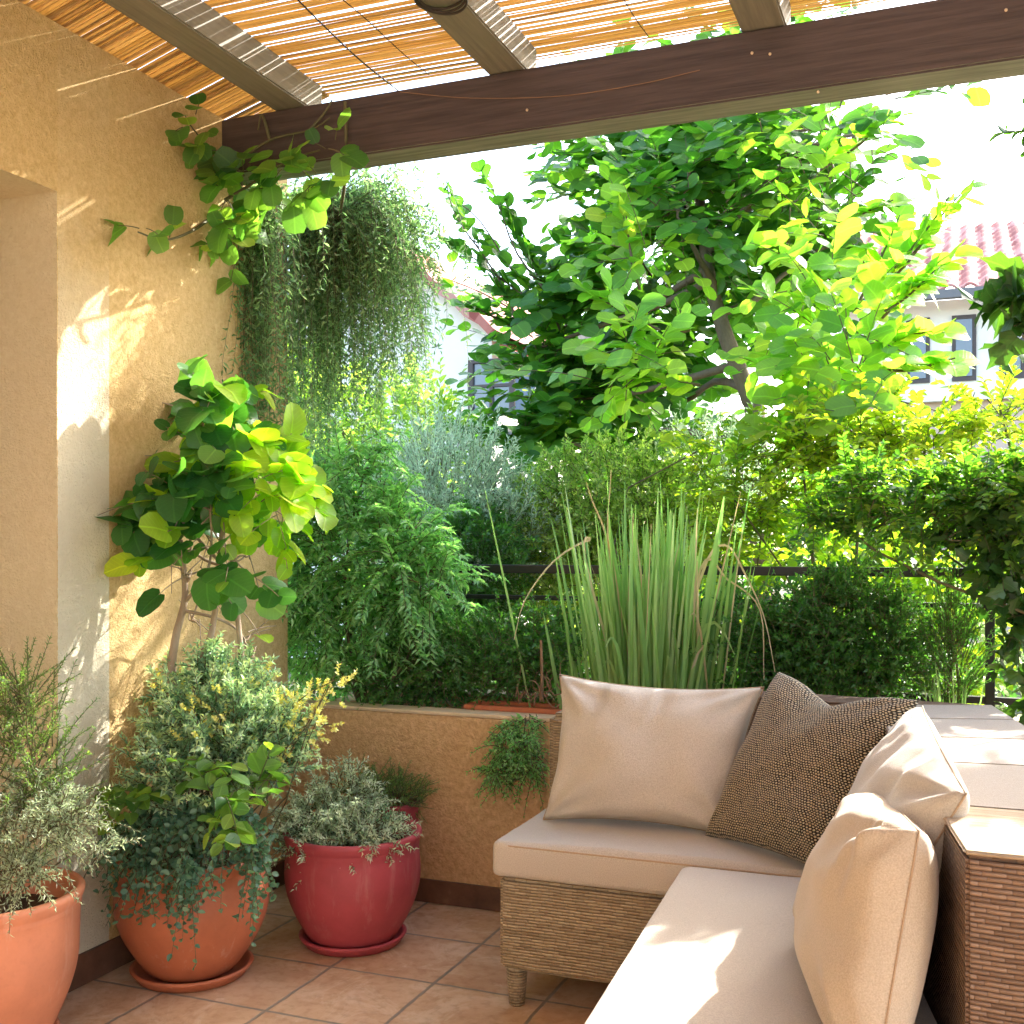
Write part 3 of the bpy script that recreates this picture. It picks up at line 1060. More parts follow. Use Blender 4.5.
# ------------------------------------------------------------------ scatter cushions
def cushion(label, bl, br, tr, tl, tf, tb, mat, edge=.09, wr=.012, seed=1, pipe=None, n=56, power=.42, dent=0.0):
    bl, br, tr, tl = [np.array(p, float) for p in (bl, br, tr, tl)]
    nrm = np.cross(br - bl, tl - bl)
    nrm /= np.linalg.norm(nrm)
    u = np.linspace(-1, 1, n)
    U, W = np.meshgrid(u, u, indexing='ij')
    ex = 1 - edge * (1 - W ** 2) * np.abs(U) ** 1.5
    ey = 1 - edge * (1 - U ** 2) * np.abs(W) ** 1.5
    a, b = (U * ex + 1) / 2, (W * ey + 1) / 2
    base = ((1 - a) * (1 - b))[..., None] * bl + (a * (1 - b))[..., None] * br + (a * b)[..., None] * tr + ((1 - a) * b)[..., None] * tl
    if dent:
        base = base - np.array([0, 0, 1.]) * (dent * np.exp(-((U + .05) / .42) ** 2) * np.clip((W + .1) / 1.1, 0, 1) ** 2)[..., None]
    h = (np.clip(1 - np.abs(U) ** 2.4, 0, 1) * np.clip(1 - np.abs(W) ** 2.4, 0, 1)) ** power
    rs = np.random.default_rng(seed)
    wrk = np.zeros_like(U)
    for cu, cw in ((-1, -1), (1, -1), (1, 1), (-1, 1)):      # creases run out of the corners
        ang = np.arctan2(W - cw, U - cu)
        d = np.hypot(U - cu, W - cw)
        wrk += np.sin(ang * 9 + rs.uniform(0, 6)) * np.exp(-d * 2.0) * np.clip(d * 3, 0, 1)
    for k in range(4):
        cu = rs.uniform(-.8, .8)
        wrk += .5 * np.exp(-((U - cu - .15 * np.sin(W * 2)) / .07) ** 2) * np.clip(W, 0, 1) ** 1.2 * (1 if k % 2 else -1)
    fr = rs.uniform(9, 13)
    wrk += .55 * np.sin(U * fr + 2.2 * np.sin(W * 2.3 + seed) + rs.uniform(0, 6)) * np.clip((W - .15) / .85, 0, 1) ** 1.5
    wrk += .4 * np.sin(W * fr * .8 + 2.0 * np.sin(U * 2.7) + rs.uniform(0, 6)) * np.clip((np.abs(U) - .35) / .65, 0, 1) ** 1.5
    nz = np.array([[noise.noise(Vector((x * 2.2 + seed * 7, y * 2.2, 1))) for y in u] for x in u])
    mask = np.clip(h * 1.6, 0, 1)
    Vf = base + nrm * (h * tf * (1 + .12 * nz) + wrk * wr * mask)[..., None]
    Vb = base - nrm * (h * tb)[..., None]
    edgeb = (np.abs(U) > .9999) | (np.abs(W) > .9999)
    idf = np.arange(n * n).reshape(n, n)
    idb = np.where(edgeb, idf, idf + n * n)
    q1 = np.stack([idf[:-1, :-1], idf[1:, :-1], idf[1:, 1:], idf[:-1, 1:]], -1).reshape(-1, 4)
    q2 = np.stack([idb[:-1, :-1], idb[:-1, 1:], idb[1:, 1:], idb[1:, :-1]], -1).reshape(-1, 4)
    q = np.concatenate([q1, q2])
    w_, h_ = np.linalg.norm(br - bl), np.linalg.norm(tl - bl)
    uv = np.stack([(U + 1) / 2 * w_, (W + 1) / 2 * h_], -1).reshape(-1, 2)
    me = np_mesh('throw_cushion', np.concatenate([Vf.reshape(-1, 3), Vb.reshape(-1, 3)]), q.ravel(), np.full(len(q), 4), None, np.concatenate([uv, uv]))
    o = link('throw_cushion', me, mat, None, True)
    tag(o, label, 'cushion', 'cushions on the corner sofa')
    if pipe:
        ring = np.concatenate([base[:, 0], base[-1, 1:], base[-2::-1, -1], base[0, -2::-1]])
        tube_obj('piping', [(ring, np.full(len(ring), .0022))], pipe, o, 5)
    return o


cushion('plump beige rectangular cushion leaning on the left backrest', (-1.165, 3.17, .474), (-.575, 3.17, .474), (-.525, 3.275, .890), (-1.150, 3.275, .900), .115, .06,
        M['fab'], .11, .022, 3, M['piping'])
cushion('speckled dark knitted cushion standing in the sofa corner', (-.665, 3.13, .482), (-.305, 2.875, .482), (-.095, 3.04, .905), (-.490, 3.30, .935), .085, .05,
        M['knit'], .06, .008, 5, None, 64, .42, .055)
cushion('pale beige back cushion on the right backrest, half behind the shade-toned one', (-.315, 2.84, .474), (-.20, 2.10, .474), (.010, 2.02, .885), (-.085, 2.90, .908), .085, .08,
        M['fab'], .03, .017, 12, M['piping'], 64, .40)
cushion('plump beige cushion nearest the camera, toned tan as in shade, slumped against the right backrest', (-.285, 2.43, .472), (-.120, 1.76, .466), (-.060, 1.885, .848), (-.135, 2.38, .800), .115, .085,
        M['fab_shaded'], .02, .020, 9, M['piping'], 64, .38)

# ------------------------------------------------------------------ buildings
def corrug(nm, x0, x1, ye, ze, yr, zr, mat, parent, per=.21, amp=.05, rows=9, th=.03):
    """roof slope of rolled tiles from the eave (ye,ze) to the ridge (yr,zr)"""
    nx = int((x1 - x0) / per * 6)
    xs = np.linspace(x0, x1, nx)
    ny = rows * 3 + 1
    t = np.linspace(0, 1, ny)
    step = (t * rows) % 1.0
    z = (ze + (zr - ze) * t)[None, :] + amp * np.abs(np.sin(xs / per * np.pi))[:, None] - .03 * step[None, :]
    y_ = np.broadcast_to((ye + (yr - ye) * t)[None, :], z.shape)
    V = np.stack([np.broadcast_to(xs[:, None], z.shape), y_, z], -1).reshape(-1, 3)
    i = np.arange(nx * ny).reshape(nx, ny)
    q = np.stack([i[:-1, :-1], i[1:, :-1], i[1:, 1:], i[:-1, 1:]], -1).reshape(-1, 4)
    o = link(nm, np_mesh(nm, V, q.ravel(), np.full(len(q), 4)), mat, parent)
    md = o.modifiers.new('solid', 'SOLIDIFY')
    md.thickness = th
    return o


hb = empty('house', (3, 16, GZ), 'white neighbouring house with a red tiled roof behind the tree', 'house')
YE = 16.0
ze = P(940, 296, Y=YE)[2]
yr_ = 20.0
zr = P(950, 229, Y=yr_)[2]
xl = P(838, 290, Y=YE)[0]
corrug('roof', xl - .3, xl + 12, YE - .35, ze, yr_, zr, M['rooftile'], hb, .24, .07, 13)
boxes('wall', [(xl, xl + 11.6, YE, YE + .3, ze - 1.35, ze - .06)], M['white_wall'], hb)
boxes('wall', [(xl, xl + 11.6, YE - .02, YE + .3, GZ, ze - 1.42)], M['pink_wall'], hb)
boxes('wall', [(xl, xl + .3, YE + .3, yr_ + 3, GZ, ze)], M['pink_wall'], hb)
boxes('ledge', [(xl, xl + 11.6, YE - .16, YE + .02, ze - 1.418, ze - 1.352)], M['white_wall'], hb)
boxes('gutter', [(xl - .3, xl + 12, YE - .50, YE - .36, ze - .13, ze - .02)], M['gutter'], hb)
for px in (918, 964, 1012):
    x = P(px, 330, Y=YE)[0]
    wn = boxes('window', [(x - .15, x + .15, YE - .03, YE - .002, ze - 1.15, ze - .28)], M['frame'], hb)
    boxes('pane', [(x - .10, x + .10, YE - .045, YE - .032, ze - 1.09, ze - .34)], M['glass'], wn)

h2 = empty('house', (-6, 15, GZ), 'white gabled house with a dark framed window seen left of the tree', 'house')
YG = 14.0
ap = P(372, 228, Y=YG); er = P(516, 344, Y=YG)
half = er[0] - ap[0]
gl = ap[0] - half
bm = bmesh.new()
pp = [(gl, GZ), (er[0] - .35, GZ), (er[0] - .35, er[2] + .2), (ap[0], ap[2] - .05), (gl + .35, er[2] + .2)]
f0 = [bm.verts.new((x, YG, z)) for x, z in pp]
f1 = [bm.verts.new((x, YG + .3, z)) for x, z in pp]
bm.faces.new(f0); bm.faces.new(f1[::-1])
for i in range(len(pp)):
    j = (i + 1) % len(pp)
    bm.faces.new((f0[j], f0[i], f1[i], f1[j]))
box(bm, er[0] - .65, er[0] - .35, YG + .3, YG + 7, GZ, er[2] + .1)
link('wall', bm_mesh('wall', bm), M['white_wall'], h2)
for sgn, (xa, xb) in ((1, (ap[0], er[0])), (-1, (ap[0], gl))):
    bm = bmesh.new()
    n = 11
    va = []
    for k in range(n):
        t = k / (n - 1)
        x = xa + (xb - xa) * t
        z = ap[2] + (er[2] - ap[2]) * t + .05 * (1 - (k % 2))
        va.append((x, z))
    r0 = [bm.verts.new((x, YG - .25, z)) for x, z in va]
    r1 = [bm.verts.new((x, YG + 7, z)) for x, z in va]
    r2 = [bm.verts.new((x, YG - .25, z - .16)) for x, z in va]
    r3 = [bm.verts.new((x, YG + 7, z - .16)) for x, z in va]
    for i in range(n - 1):
        bm.faces.new((r0[i], r0[i + 1], r1[i + 1], r1[i]))
        bm.faces.new((r2[i], r2[i + 1], r0[i + 1], r0[i]))
        bm.faces.new((r3[i], r3[i + 1], r2[i + 1], r2[i]))
    link('roof', bm_mesh('roof', bm), M['rooftile'], h2)
a, b = P(474, 361, Y=YG), P(513, 412, Y=YG)
wn = boxes('window', [(a[0] + .02, b[0] - .02, YG - .05, YG - .002, b[2] + .02, a[2] - .02)], M['glass'], h2)
boxes('frame', [(a[0] - .05, a[0] + .02, YG - .09, YG - .002, b[2], a[2]), (b[0] - .02, b[0] + .05, YG - .09, YG - .002, b[2], a[2]),
                (a[0] + .02, b[0] - .02, YG - .09, YG - .002, a[2] - .05, a[2]), (a[0] + .02, b[0] - .02, YG - .09, YG - .002, b[2] - .05, b[2] + .02),
                ((a[0] + b[0]) / 2 - .025, (a[0] + b[0]) / 2 + .025, YG - .085, YG - .05, b[2] + .02, a[2] - .05),
                (a[0] + .02, b[0] - .02, YG - .08, YG - .052, (a[2] + b[2]) / 2 - .02, (a[2] + b[2]) / 2 + .02)], M['frame'], wn)
boxes('shutter', [(b[0] + .06, b[0] + .34, YG - .07, YG - .02, b[2] - .05, a[2])], M['shutter'], h2)

h3 = empty('house', (-4, 22, GZ), 'grey roofed house farther off, its roof showing above the white gable', 'house')
Y3 = 21.0
p0 = P(512, 309, Y=Y3); p1 = P(560, 345, Y=Y3); pl = P(470, 345, Y=Y3)
bm = bmesh.new()
prism(bm, [(p0[0] - 3.0, Y3 + .2), (p1[0] - .2, Y3 + .2), (p1[0] - .2, Y3 + 6), (p0[0] - 3.0, Y3 + 6)], GZ, p1[2])
link('wall', bm_mesh('wall', bm), M['white_wall'], h3)
bm = bmesh.new()
pts = [(p0[0], p0[2]), (p1[0], p1[2]), (p1[0], p1[2] - .12), (p0[0] - 3.2, p1[2] - .12), (p0[0] - 3.2, p1[2])]
f0 = [bm.verts.new((x, Y3, z)) for x, z in pts]
f1 = [bm.verts.new((x + (2.0 if i == 0 else 0), Y3 + 6.2, z)) for i, (x, z) in enumerate(pts)]
bm.faces.new(f0); bm.faces.new(f1[::-1])
for i in range(len(pts)):
    j = (i + 1) % len(pts)
    bm.faces.new((f0[j], f0[i], f1[i], f1[j]))
link('roof', bm_mesh('roof', bm), M['slate'], h3)


# ------------------------------------------------------------------ main tree
def pb(px, py, Y, r):
    r = (r, r, r) if np.isscalar(r) else r
    return (P(px, py, Y=Y), r, r[0] * r[2])


tr = empty('broadleaf_tree', P(770, 690, Y=6.3) * [1, 1, 0] + [0, 0, GZ], 'tall broad leaved tree with round bright leaves and a leaning grey trunk', 'tree')
tb = P(775, 560, Y=6.0); tb[2] = GZ
tp = [tb, P(756, 440, Y=6.0), P(750, 400, Y=6.0), P(722, 325, Y=6.0), P(706, 255, Y=6.2), P(695, 150, Y=6.5), P(685, 60, Y=6.6)]
tc = curve(tp, 30)
limbs = [(tc, np.linspace(.064, .02, len(tc)))]
cl = [  # px, py, Y, radius, weight
    (680, 200, 6.9, .6, 10), (625, 145, 6.7, .32, 4), (790, 165, 6.4, .55, 8), (855, 135, 6.2, .28, 3), (740, 230, 7.0, .5, 7),
    (640, 300, 6.9, .45, 6), (580, 330, 6.8, .33, 4), (560, 400, 6.7, .28, 4), (515, 445, 6.5, .2, 2.4), (610, 410, 6.9, .33, 4), (535, 350, 6.6, .16, 1.2), (690, 215, 5.9, .30, 4),
    (650, 390, 7.0, .35, 3.5), (810, 260, 6.5, .4, 4), 
    (720, 70, 6.6, .5, 5)]
O, D = [], []
W_ = sum(c[4] for c in cl)
for px, py, Y, r, wt in cl:
    c = P(px, py, Y=Y)
    k = int(760 * wt / W_)
    p, v = blob(c, (r, r, r), k, .35)
    O.append(p); D.append(norm(v * [1, 1, .8] + [0, -.15, .25] + rng.normal(0, .45, (k, 3))))
    j = np.argmin(np.linalg.norm(tc - c - [0, 0, -.4], axis=1))
    limbs.append(limb(tc[j], c, .024, .008, 8, .06))
    for q in range(4):
        limbs.append(limb(c + rng.normal(0, r * .2, 3), p[q * 3 % k], .009, .004, 6, .08))
# lone sprays against the sky, and arching bright branches in front
lone = [((520, 330), (446, 178), 6.3), ((530, 300), (440, 235), 6.3), ((545, 290), (480, 165), 6.4), ((560, 340), (450, 280), 6.5), ((560, 330), (510, 200), 6.5), ((600, 300), (500, 290), 6.4),
        ((640, 290), (618, 190), 5.4), ((660, 330), (585, 285), 5.5), ((690, 330), (600, 355), 5.2), ((700, 385), (625, 372), 5.2),
        ((880, 290), (975, 180), 5.5), ((870, 300), (950, 195), 5.5), ((860, 320), (935, 270), 5.4), ((880, 320), (955, 250), 5.4), ((850, 380), (905, 330), 5.2), ((860, 300), (900, 215), 5.6),
        ((870, 345), (945, 328), 5.2), ((880, 370), (955, 358), 5.0), ((820, 170), (890, 115), 5.9), ((840, 220), (893, 200), 5.9), ((530, 450), (470, 425), 6.2), ((520, 330), (465, 300), 6.4), ((540, 300), (455, 200), 6.4)]
lo, ld, ll_, gl_ = [], [], [], []
for (ax_, ay_), (bx_, by_), Y in lone:
    a, b = P(ax_, ay_, Y=Y + .15), P(bx_, by_, Y=Y)
    limbs.append(limb(a, b, .008, .003, 8, .03))
    (gl_ if bx_ < 520 else lo).append(a if bx_ >= 520 else (a, b))
    if bx_ >= 520:
        ld.append(b - a); ll_.append(np.linalg.norm(b - a))
O, D = np.concatenate(O), np.concatenate(D)
Lt = rng.uniform(.26, .46, len(O))
pos, ax, nr, t, poly = sprays(O, D, Lt, 8, .95, .12, 'pinnate', .1)
ga, gb_ = np.array([g[0] for g in gl_]), np.array([g[1] for g in gl_])
q, qx, qn, t, p4 = sprays(ga, gb_ - ga, np.linalg.norm(gb_ - ga, axis=1), 26, 1.05, .05, 'pinnate', .1)
pos, ax, nr, poly = np.concatenate([pos, q]), np.concatenate([ax, qx]), np.concatenate([nr, qn]), np.concatenate([poly, p4])
ok = gaps(pos, [(XW, 2.6, z_) for z_ in (.62, .8, .97)], .2)
pos, ax, nr = pos[ok], ax[ok], nr[ok]
sz = rng.uniform(.075, .13, len(pos))
leaves('crown', pos, ax, nr + [0, -1.1, .6], sz, sz * rng.uniform(.92, 1.12, len(pos)), 'round', M['l_tree'], tr)
V, f, s = tubes(poly, np.linspace(.0032, .0012, 6)[None, :], 4)
Vs, Fs, Ss, off = [V], [f], [s], len(V)
pos, ax, nr, t, p2 = sprays(np.array(lo), np.array(ld), np.array(ll_), 18, 1.0, .05, 'pinnate', .12)
# young bright shoots in front of the crown
br = [(640, 250, 5.5, .14, 9), (615, 365, 5.2, .16, 11), (650, 362, 5.2, .12, 6), (835, 340, 5.1, .19, 16), (815, 290, 5.3, .20, 11), (845, 390, 5.0, .2, 16),
      (835, 240, 5.6, .13, 5), (815, 190, 5.8, .2, 8), (835, 420, 5.0, .16, 10), (640, 395, 5.2, .06, 2), (815, 370, 5.1, .12, 8)]
O2, D2 = [], []
for px, py, Y, r, k in br:
    p, v = blob(P(px, py, Y=Y), (r, r * .7, r * .8), k, .2)
    O2.append(p); D2.append(norm(v + [-.12, -.35, .05] + rng.normal(0, .5, (k, 3))))
O2, D2 = np.concatenate(O2), np.concatenate(D2)
q, qx, qn, t, p3 = sprays(O2, D2, rng.uniform(.24, .42, len(O2)), 6, 1.0, .14, 'pinnate', .1)
pos, ax, nr = np.concatenate([pos, q]), np.concatenate([ax, qx]), np.concatenate([nr, qn])
sz = rng.uniform(.075, .122, len(pos))
leaves('young_leaves', pos, ax, nr + [.2, -1.7, .6], sz, sz * rng.uniform(.92, 1.1, len(pos)), 'round', M['l_tree_y'], tr)
for pl_ in (p2, p3):
    V, f, s = tubes(pl_, np.linspace(.003, .0012, 6)[None, :], 4)
    Vs.append(V); Fs.append(f + off); Ss.append(s); off += len(V)
for p, r in limbs:
    V, f, s = tubes(p[None], r[None], 9)
    Vs.append(V); Fs.append(f + off); Ss.append(s); off += len(V)
link('trunk', np_mesh('trunk', np.concatenate(Vs), np.concatenate(Fs), np.concatenate(Ss)), M['bark'], tr, True)

# ------------------------------------------------------------------ garden shrubs beyond the railing
gz = lambda px, Y: P(px, 545, Y=Y) * [1, 1, 0] + [0, 0, GZ]
BK = 'shrubs growing beyond the railing'
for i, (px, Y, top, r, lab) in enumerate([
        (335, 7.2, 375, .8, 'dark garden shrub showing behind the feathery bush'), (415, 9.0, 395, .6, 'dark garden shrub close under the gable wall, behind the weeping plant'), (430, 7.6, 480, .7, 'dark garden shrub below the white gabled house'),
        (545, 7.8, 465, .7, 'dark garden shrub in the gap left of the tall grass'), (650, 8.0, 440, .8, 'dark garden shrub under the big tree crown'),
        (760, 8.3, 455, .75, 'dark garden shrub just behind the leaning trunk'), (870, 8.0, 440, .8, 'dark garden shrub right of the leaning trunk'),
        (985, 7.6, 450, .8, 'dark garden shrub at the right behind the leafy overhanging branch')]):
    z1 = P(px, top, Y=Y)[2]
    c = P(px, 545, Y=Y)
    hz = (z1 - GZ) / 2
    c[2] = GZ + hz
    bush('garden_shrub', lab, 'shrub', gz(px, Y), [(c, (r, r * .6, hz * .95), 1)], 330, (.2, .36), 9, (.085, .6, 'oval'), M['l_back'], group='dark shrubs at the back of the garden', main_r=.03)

bush('silver_shrub', 'rounded silvery grey shrub behind the feathery bush and the railing', 'shrub', gz(440, 5.0),
     [pb(445, 500, 5.0, (.36, .3, .34)), pb(395, 520, 5.0, (.22, .2, .25)), pb(500, 540, 5.0, (.26, .2, .3)), pb(450, 590, 5.0, (.36, .25, .3))], 1250, (.16, .30), 28, (.042, .22, 'lance'), M['l_silver'],
     ang=.55, droop=.0, up=.9, rnd=.35)
bush('bright_shrub', 'light green loose shrub below the weeping plant, in front of the white gable', 'shrub', gz(370, 6.2),
     [pb(330, 430, 6.2, (.36, .3, .38)), pb(410, 430, 6.3, (.34, .3, .34)), pb(370, 500, 6.2, (.4, .3, .3)), pb(300, 390, 6.2, (.25, .3, .3))], 420, (.2, .36), 14, (.07, .5, 'oval'), M['l_olive'], ang=.9, mode='pinnate', up=.5, main_r=.02)
bush('dark_bush', 'dark green rounded bush just behind the railing left of the tall grass', 'shrub', gz(480, 4.75),
     [pb(480, 555, 4.75, (.22, .18, .22)), pb(470, 640, 4.75, (.24, .18, .2))], 420, (.12, .22), 20, (.040, .4, 'lance'), M['l_hedge'], up=.7)
bush('olive_shrub', 'dome shaped olive green shrub behind the tall grass and the railing', 'shrub', gz(600, 5.1),
     [pb(610, 505, 5.1, (.40, .3, .30)), pb(560, 540, 5.1, (.26, .25, .25)), pb(665, 510, 5.1, (.25, .25, .24)), pb(600, 590, 5.1, (.4, .25, .3))], 1500, (.12, .24), 24, (.036, .45, 'diamond'), M['l_olive'], up=.6, rnd=.4)
bush('pale_shrub', 'pale wispy shrub with whitish tips right of the olive shrub', 'shrub', gz(735, 5.4),
     [pb(735, 490, 5.4, (.24, .2, .26)), pb(700, 470, 5.5, (.16, .2, .22))], 300, (.2, .36), 22, (.042, .22, 'lance'), M['l_silver'], ang=.5, up=1.3, rnd=.3)
bush('yellow_green_shrub', 'yellow green shrub with paired leaflets beside the tall grass', 'shrub', gz(740, 4.75),
     [pb(735, 500, 4.75, (.20, .2, .24)), pb(715, 530, 4.7, (.15, .2, .2)), pb(760, 470, 4.8, (.16, .2, .2)), pb(700, 450, 4.8, (.08, .1, .14))], 130, (.2, .34), 18, (.05, .42, 'oval'), M['l_yellow'],
     ang=1.05, droop=.3, mode='pinnate', up=.5)
bush('leafy_shrub', 'light green broad leaved shrub low behind the railing at right', 'shrub', gz(830, 5.0),
     [pb(810, 545, 5.0, (.22, .2, .16)), pb(900, 600, 5.0, (.4, .25, .2)), pb(850, 660, 5.0, (.45, .25, .25)), pb(965, 640, 5.0, (.25, .25, .3))], 190, (.2, .35), 9, (.085, .62, 'oval'), M['l_yellow'],
     ang=1.0, mode='pinnate')
bush('white_flower_bush', 'pale leaved bush glinting below the railing at the far right', 'shrub', gz(990, 5.3),
     [pb(1000, 640, 5.3, (.4, .25, .3)), pb(930, 640, 5.4, (.3, .25, .25)), pb(1050, 700, 5.2, (.5, .25, .3))], 170, (.15, .3), 12, (.05, .5, 'oval'), M['l_grey'])

# ------------------------------------------------------------------ plants in the planter
soil = lambda px, Y=3.98: np.array([P(px, 545, Y=Y)[0], Y, .595])
bush('feathery_bush', 'large feathery bright green bush filling the planter beside the house wall', 'bush', soil(365, 3.98),
     [pb(345, 560, 3.92, (.30, .20, .28)), pb(400, 560, 3.90, (.20, .18, .28)), pb(330, 640, 3.92, (.30, .18, .2)), pb(365, 470, 3.98, (.16, .16, .16)), pb(425, 590, 3.88, (.13, .14, .2)),
      pb(300, 560, 3.95, (.16, .16, .3)), pb(320, 480, 4.0, (.16, .16, .16))],
     680, (.16, .30), 30, (.050, .30, 'lance'), M['l_fern'], ang=.8, droop=.42, mode='pinnate', up=.25, rnd=.45, curl=.12)
bush('low_hedge', 'low small leaved green bush spilling along the planter left of the tall grass', 'bush', soil(480, 3.95),
     [pb(440, 660, 3.92, (.22, .14, .15)), pb(500, 655, 3.95, (.22, .14, .16)), pb(550, 650, 4.0, (.14, .14, .16)), pb(400, 680, 3.88, (.14, .12, .1))], 760, (.08, .17), 20, (.027, .5, 'diamond'), M['l_hedge'], up=.5)
bush('low_bush', 'dark small leaved bush right of the tall grass, behind the speckled cushion', 'bush', soil(740, 4.0),
     [pb(735, 645, 4.02, (.16, .14, .2)), pb(775, 650, 4.05, (.14, .14, .18))], 420, (.09, .18), 20, (.027, .5, 'diamond'), M['l_hedge'], up=.6)
bush('dense_bush', 'broad dense dark bush before the railing behind the sofa corner', 'bush', soil(850, 4.0),
     [pb(845, 640, 4.02, (.24, .15, .2)), pb(805, 660, 4.02, (.15, .14, .17)), pb(890, 650, 4.05, (.14, .14, .18)), pb(850, 600, 4.08, (.16, .12, .1))], 900, (.09, .18), 20, (.027, .5, 'diamond'), M['l_hedge'], up=.6)
bush('spiky_cypress', 'small dark upright spiky shrub near the rail post', 'shrub', soil(950, 4.02),
     [pb(952, 660, 4.02, (.09, .09, .16)), pb(950, 625, 4.02, (.06, .06, .12))], 130, (.12, .22), 26, (.026, .2, 'lance'), M['l_hedge'], ang=.4, up=1.5, rnd=.2, droop=0)


# tall grass clump
def grass(label, base, n, h, spread, tilt, mat, dry_n, dry_list=(), wd=.006, name='tall_grass'):
    root = empty(name, base, label, 'grass clump')

    def blades(o, d, L, dr, w, m=9):
        t = np.linspace(0, 1, m)
        d = norm(d)
        hd = d * [1, 1, 0] + rng.normal(0, .05, d.shape) * [1, 1, 0]
        P_ = o[:, None, :] + L[:, None, None] * (d[:, None, :] * t[None, :, None] + (hd[:, None, :] * .6 * dr[:, None, None] + np.array([0, 0, -1.]) * dr[:, None, None]) * (t ** 3)[None, :, None])
        T = norm(np.gradient(P_, axis=1))
        sd = norm(np.cross(T, rng.normal(0, 1, (len(o), 1, 3)) + [0, 2., 0]))
        wv = (w[:, None] * np.clip(np.sin((t[None, :] * .86 + .12) * np.pi), .03, 1) ** .7)[..., None]
        nn = np.cross(sd, T)
        Lf, Md, Rt = P_ - sd * wv + nn * wv * .35, P_, P_ + sd * wv + nn * wv * .35
        V = np.stack([Lf, Md, Rt], 2)
        idx = np.arange(V.size // 3).reshape(len(o), m, 3)
        q = np.concatenate([np.stack([idx[:, :-1, k], idx[:, :-1, k + 1], idx[:, 1:, k + 1], idx[:, 1:, k]], -1).reshape(-1, 4) for k in (0, 1)])
        return V.reshape(-1, 3), q.ravel(), np.full(len(q), 4), m * 3
    k = n
    o = np.asarray(base) + np.stack([rng.normal(0, spread, k), rng.normal(0, spread * .45, k), np.zeros(k)], -1)
    d = norm(np.stack([(o[:, 0] - base[0]) * tilt + rng.normal(0, .06, k), (o[:, 1] - base[1]) * tilt + rng.normal(0, .07, k), np.ones(k)], -1))
    L = h * np.clip(rng.normal(.82, .17, k), .3, 1.12)
    dr = np.abs(rng.normal(.0, .08, k)) + (rng.random(k) < .10) * rng.uniform(.2, .6, k)
    V, f, s, per = blades(o, d, L, dr, rng.uniform(.5, 1.1, k) * wd)
    link('blades', np_mesh('blades', V, f, s, np.repeat(np.clip(rng.normal(.5, .25, k), 0, 1), per), np.zeros((len(V), 2))), mat, root, True)
    if dry_n:
        o = np.asarray(base) + rng.normal(0, spread, (dry_n, 3)) * [1, .4, 0]
        d = norm(np.stack([(o[:, 0] - base[0]) * tilt * 1.3 + rng.normal(0, .16, dry_n), rng.normal(0, .14, dry_n), np.ones(dry_n)], -1))
        V, f, s, per = blades(o, d, h * rng.uniform(.6, 1.12, dry_n), np.abs(rng.normal(.1, .25, dry_n)), rng.uniform(.3, .8, dry_n) * wd)
        Vs, Fs, Ss, Va, off = [V], [f], [s], [np.repeat(rng.random(dry_n), per)], len(V)
        for pts in dry_list:
            c = curve(pts, 16)
            m = len(c)
            T = norm(np.gradient(c, axis=0))
            sd = norm(np.cross(T, np.array([0, 1., .3])))
            wv = (.0055 * np.clip(np.linspace(1.1, .25, m), .1, 1))[:, None]
            V = np.stack([c - sd * wv, c, c + sd * wv], 1).reshape(-1, 3)
            V[1::3] += np.array([0, .002, 0])
            i = np.arange(m * 3).reshape(m, 3)
            q = np.concatenate([np.stack([i[:-1, j], i[:-1, j + 1], i[1:, j + 1], i[1:, j]], -1) for j in (0, 1)])
            Vs.append(V); Fs.append(q.ravel() + off); Ss.append(np.full(len(q), 4)); Va.append(np.full(len(V), rng.random())); off += len(V)
        V = np.concatenate(Vs)
        link('dry_blades', np_mesh('dry_blades', V, np.concatenate(Fs), np.concatenate(Ss), np.concatenate(Va), np.zeros((len(V), 2))), M['l_dry'], root, True)
    return root


YL = 3.9
gb = soil(648, YL)
grass('tall upright clump of lemongrass with dry arching tips behind the beige cushion', gb, 380, .84, .098, .62, M['l_grass'], 24,
      [[gb + [-.05, 0, 0], P(585, 560, Y=YL - .05), P(590, 540, Y=YL - .06), P(555, 560, Y=YL - .1), P(525, 600, Y=YL - .12), P(514, 640, Y=YL - .13)],
       [gb + [.06, 0, 0], P(700, 580, Y=YL), P(725, 545, Y=YL - .04), P(748, 580, Y=YL - .06), P(765, 620, Y=YL - .08), P(775, 672, Y=YL - .1)],
       [gb + [.06, 0, 0], P(700, 570, Y=YL), P(728, 580, Y=YL - .05), P(760, 610, Y=YL - .08), P(764, 680, Y=YL - .1)],
       [gb + [-.03, 0, 0], P(612, 560, Y=YL - .05), P(592, 500, Y=YL - .05), P(586, 482, Y=YL - .05)],
       [gb + [-.01, 0, 0], P(610, 560, Y=YL - .05), P(611, 470, Y=YL - .05)]], wd=.008)
grass('small green grass tuft in front of the dark spiky shrub', soil(952, 3.93), 26, .30, .03, 1.2, M['l_grass'], 0, wd=.005, name='grass_tuft')

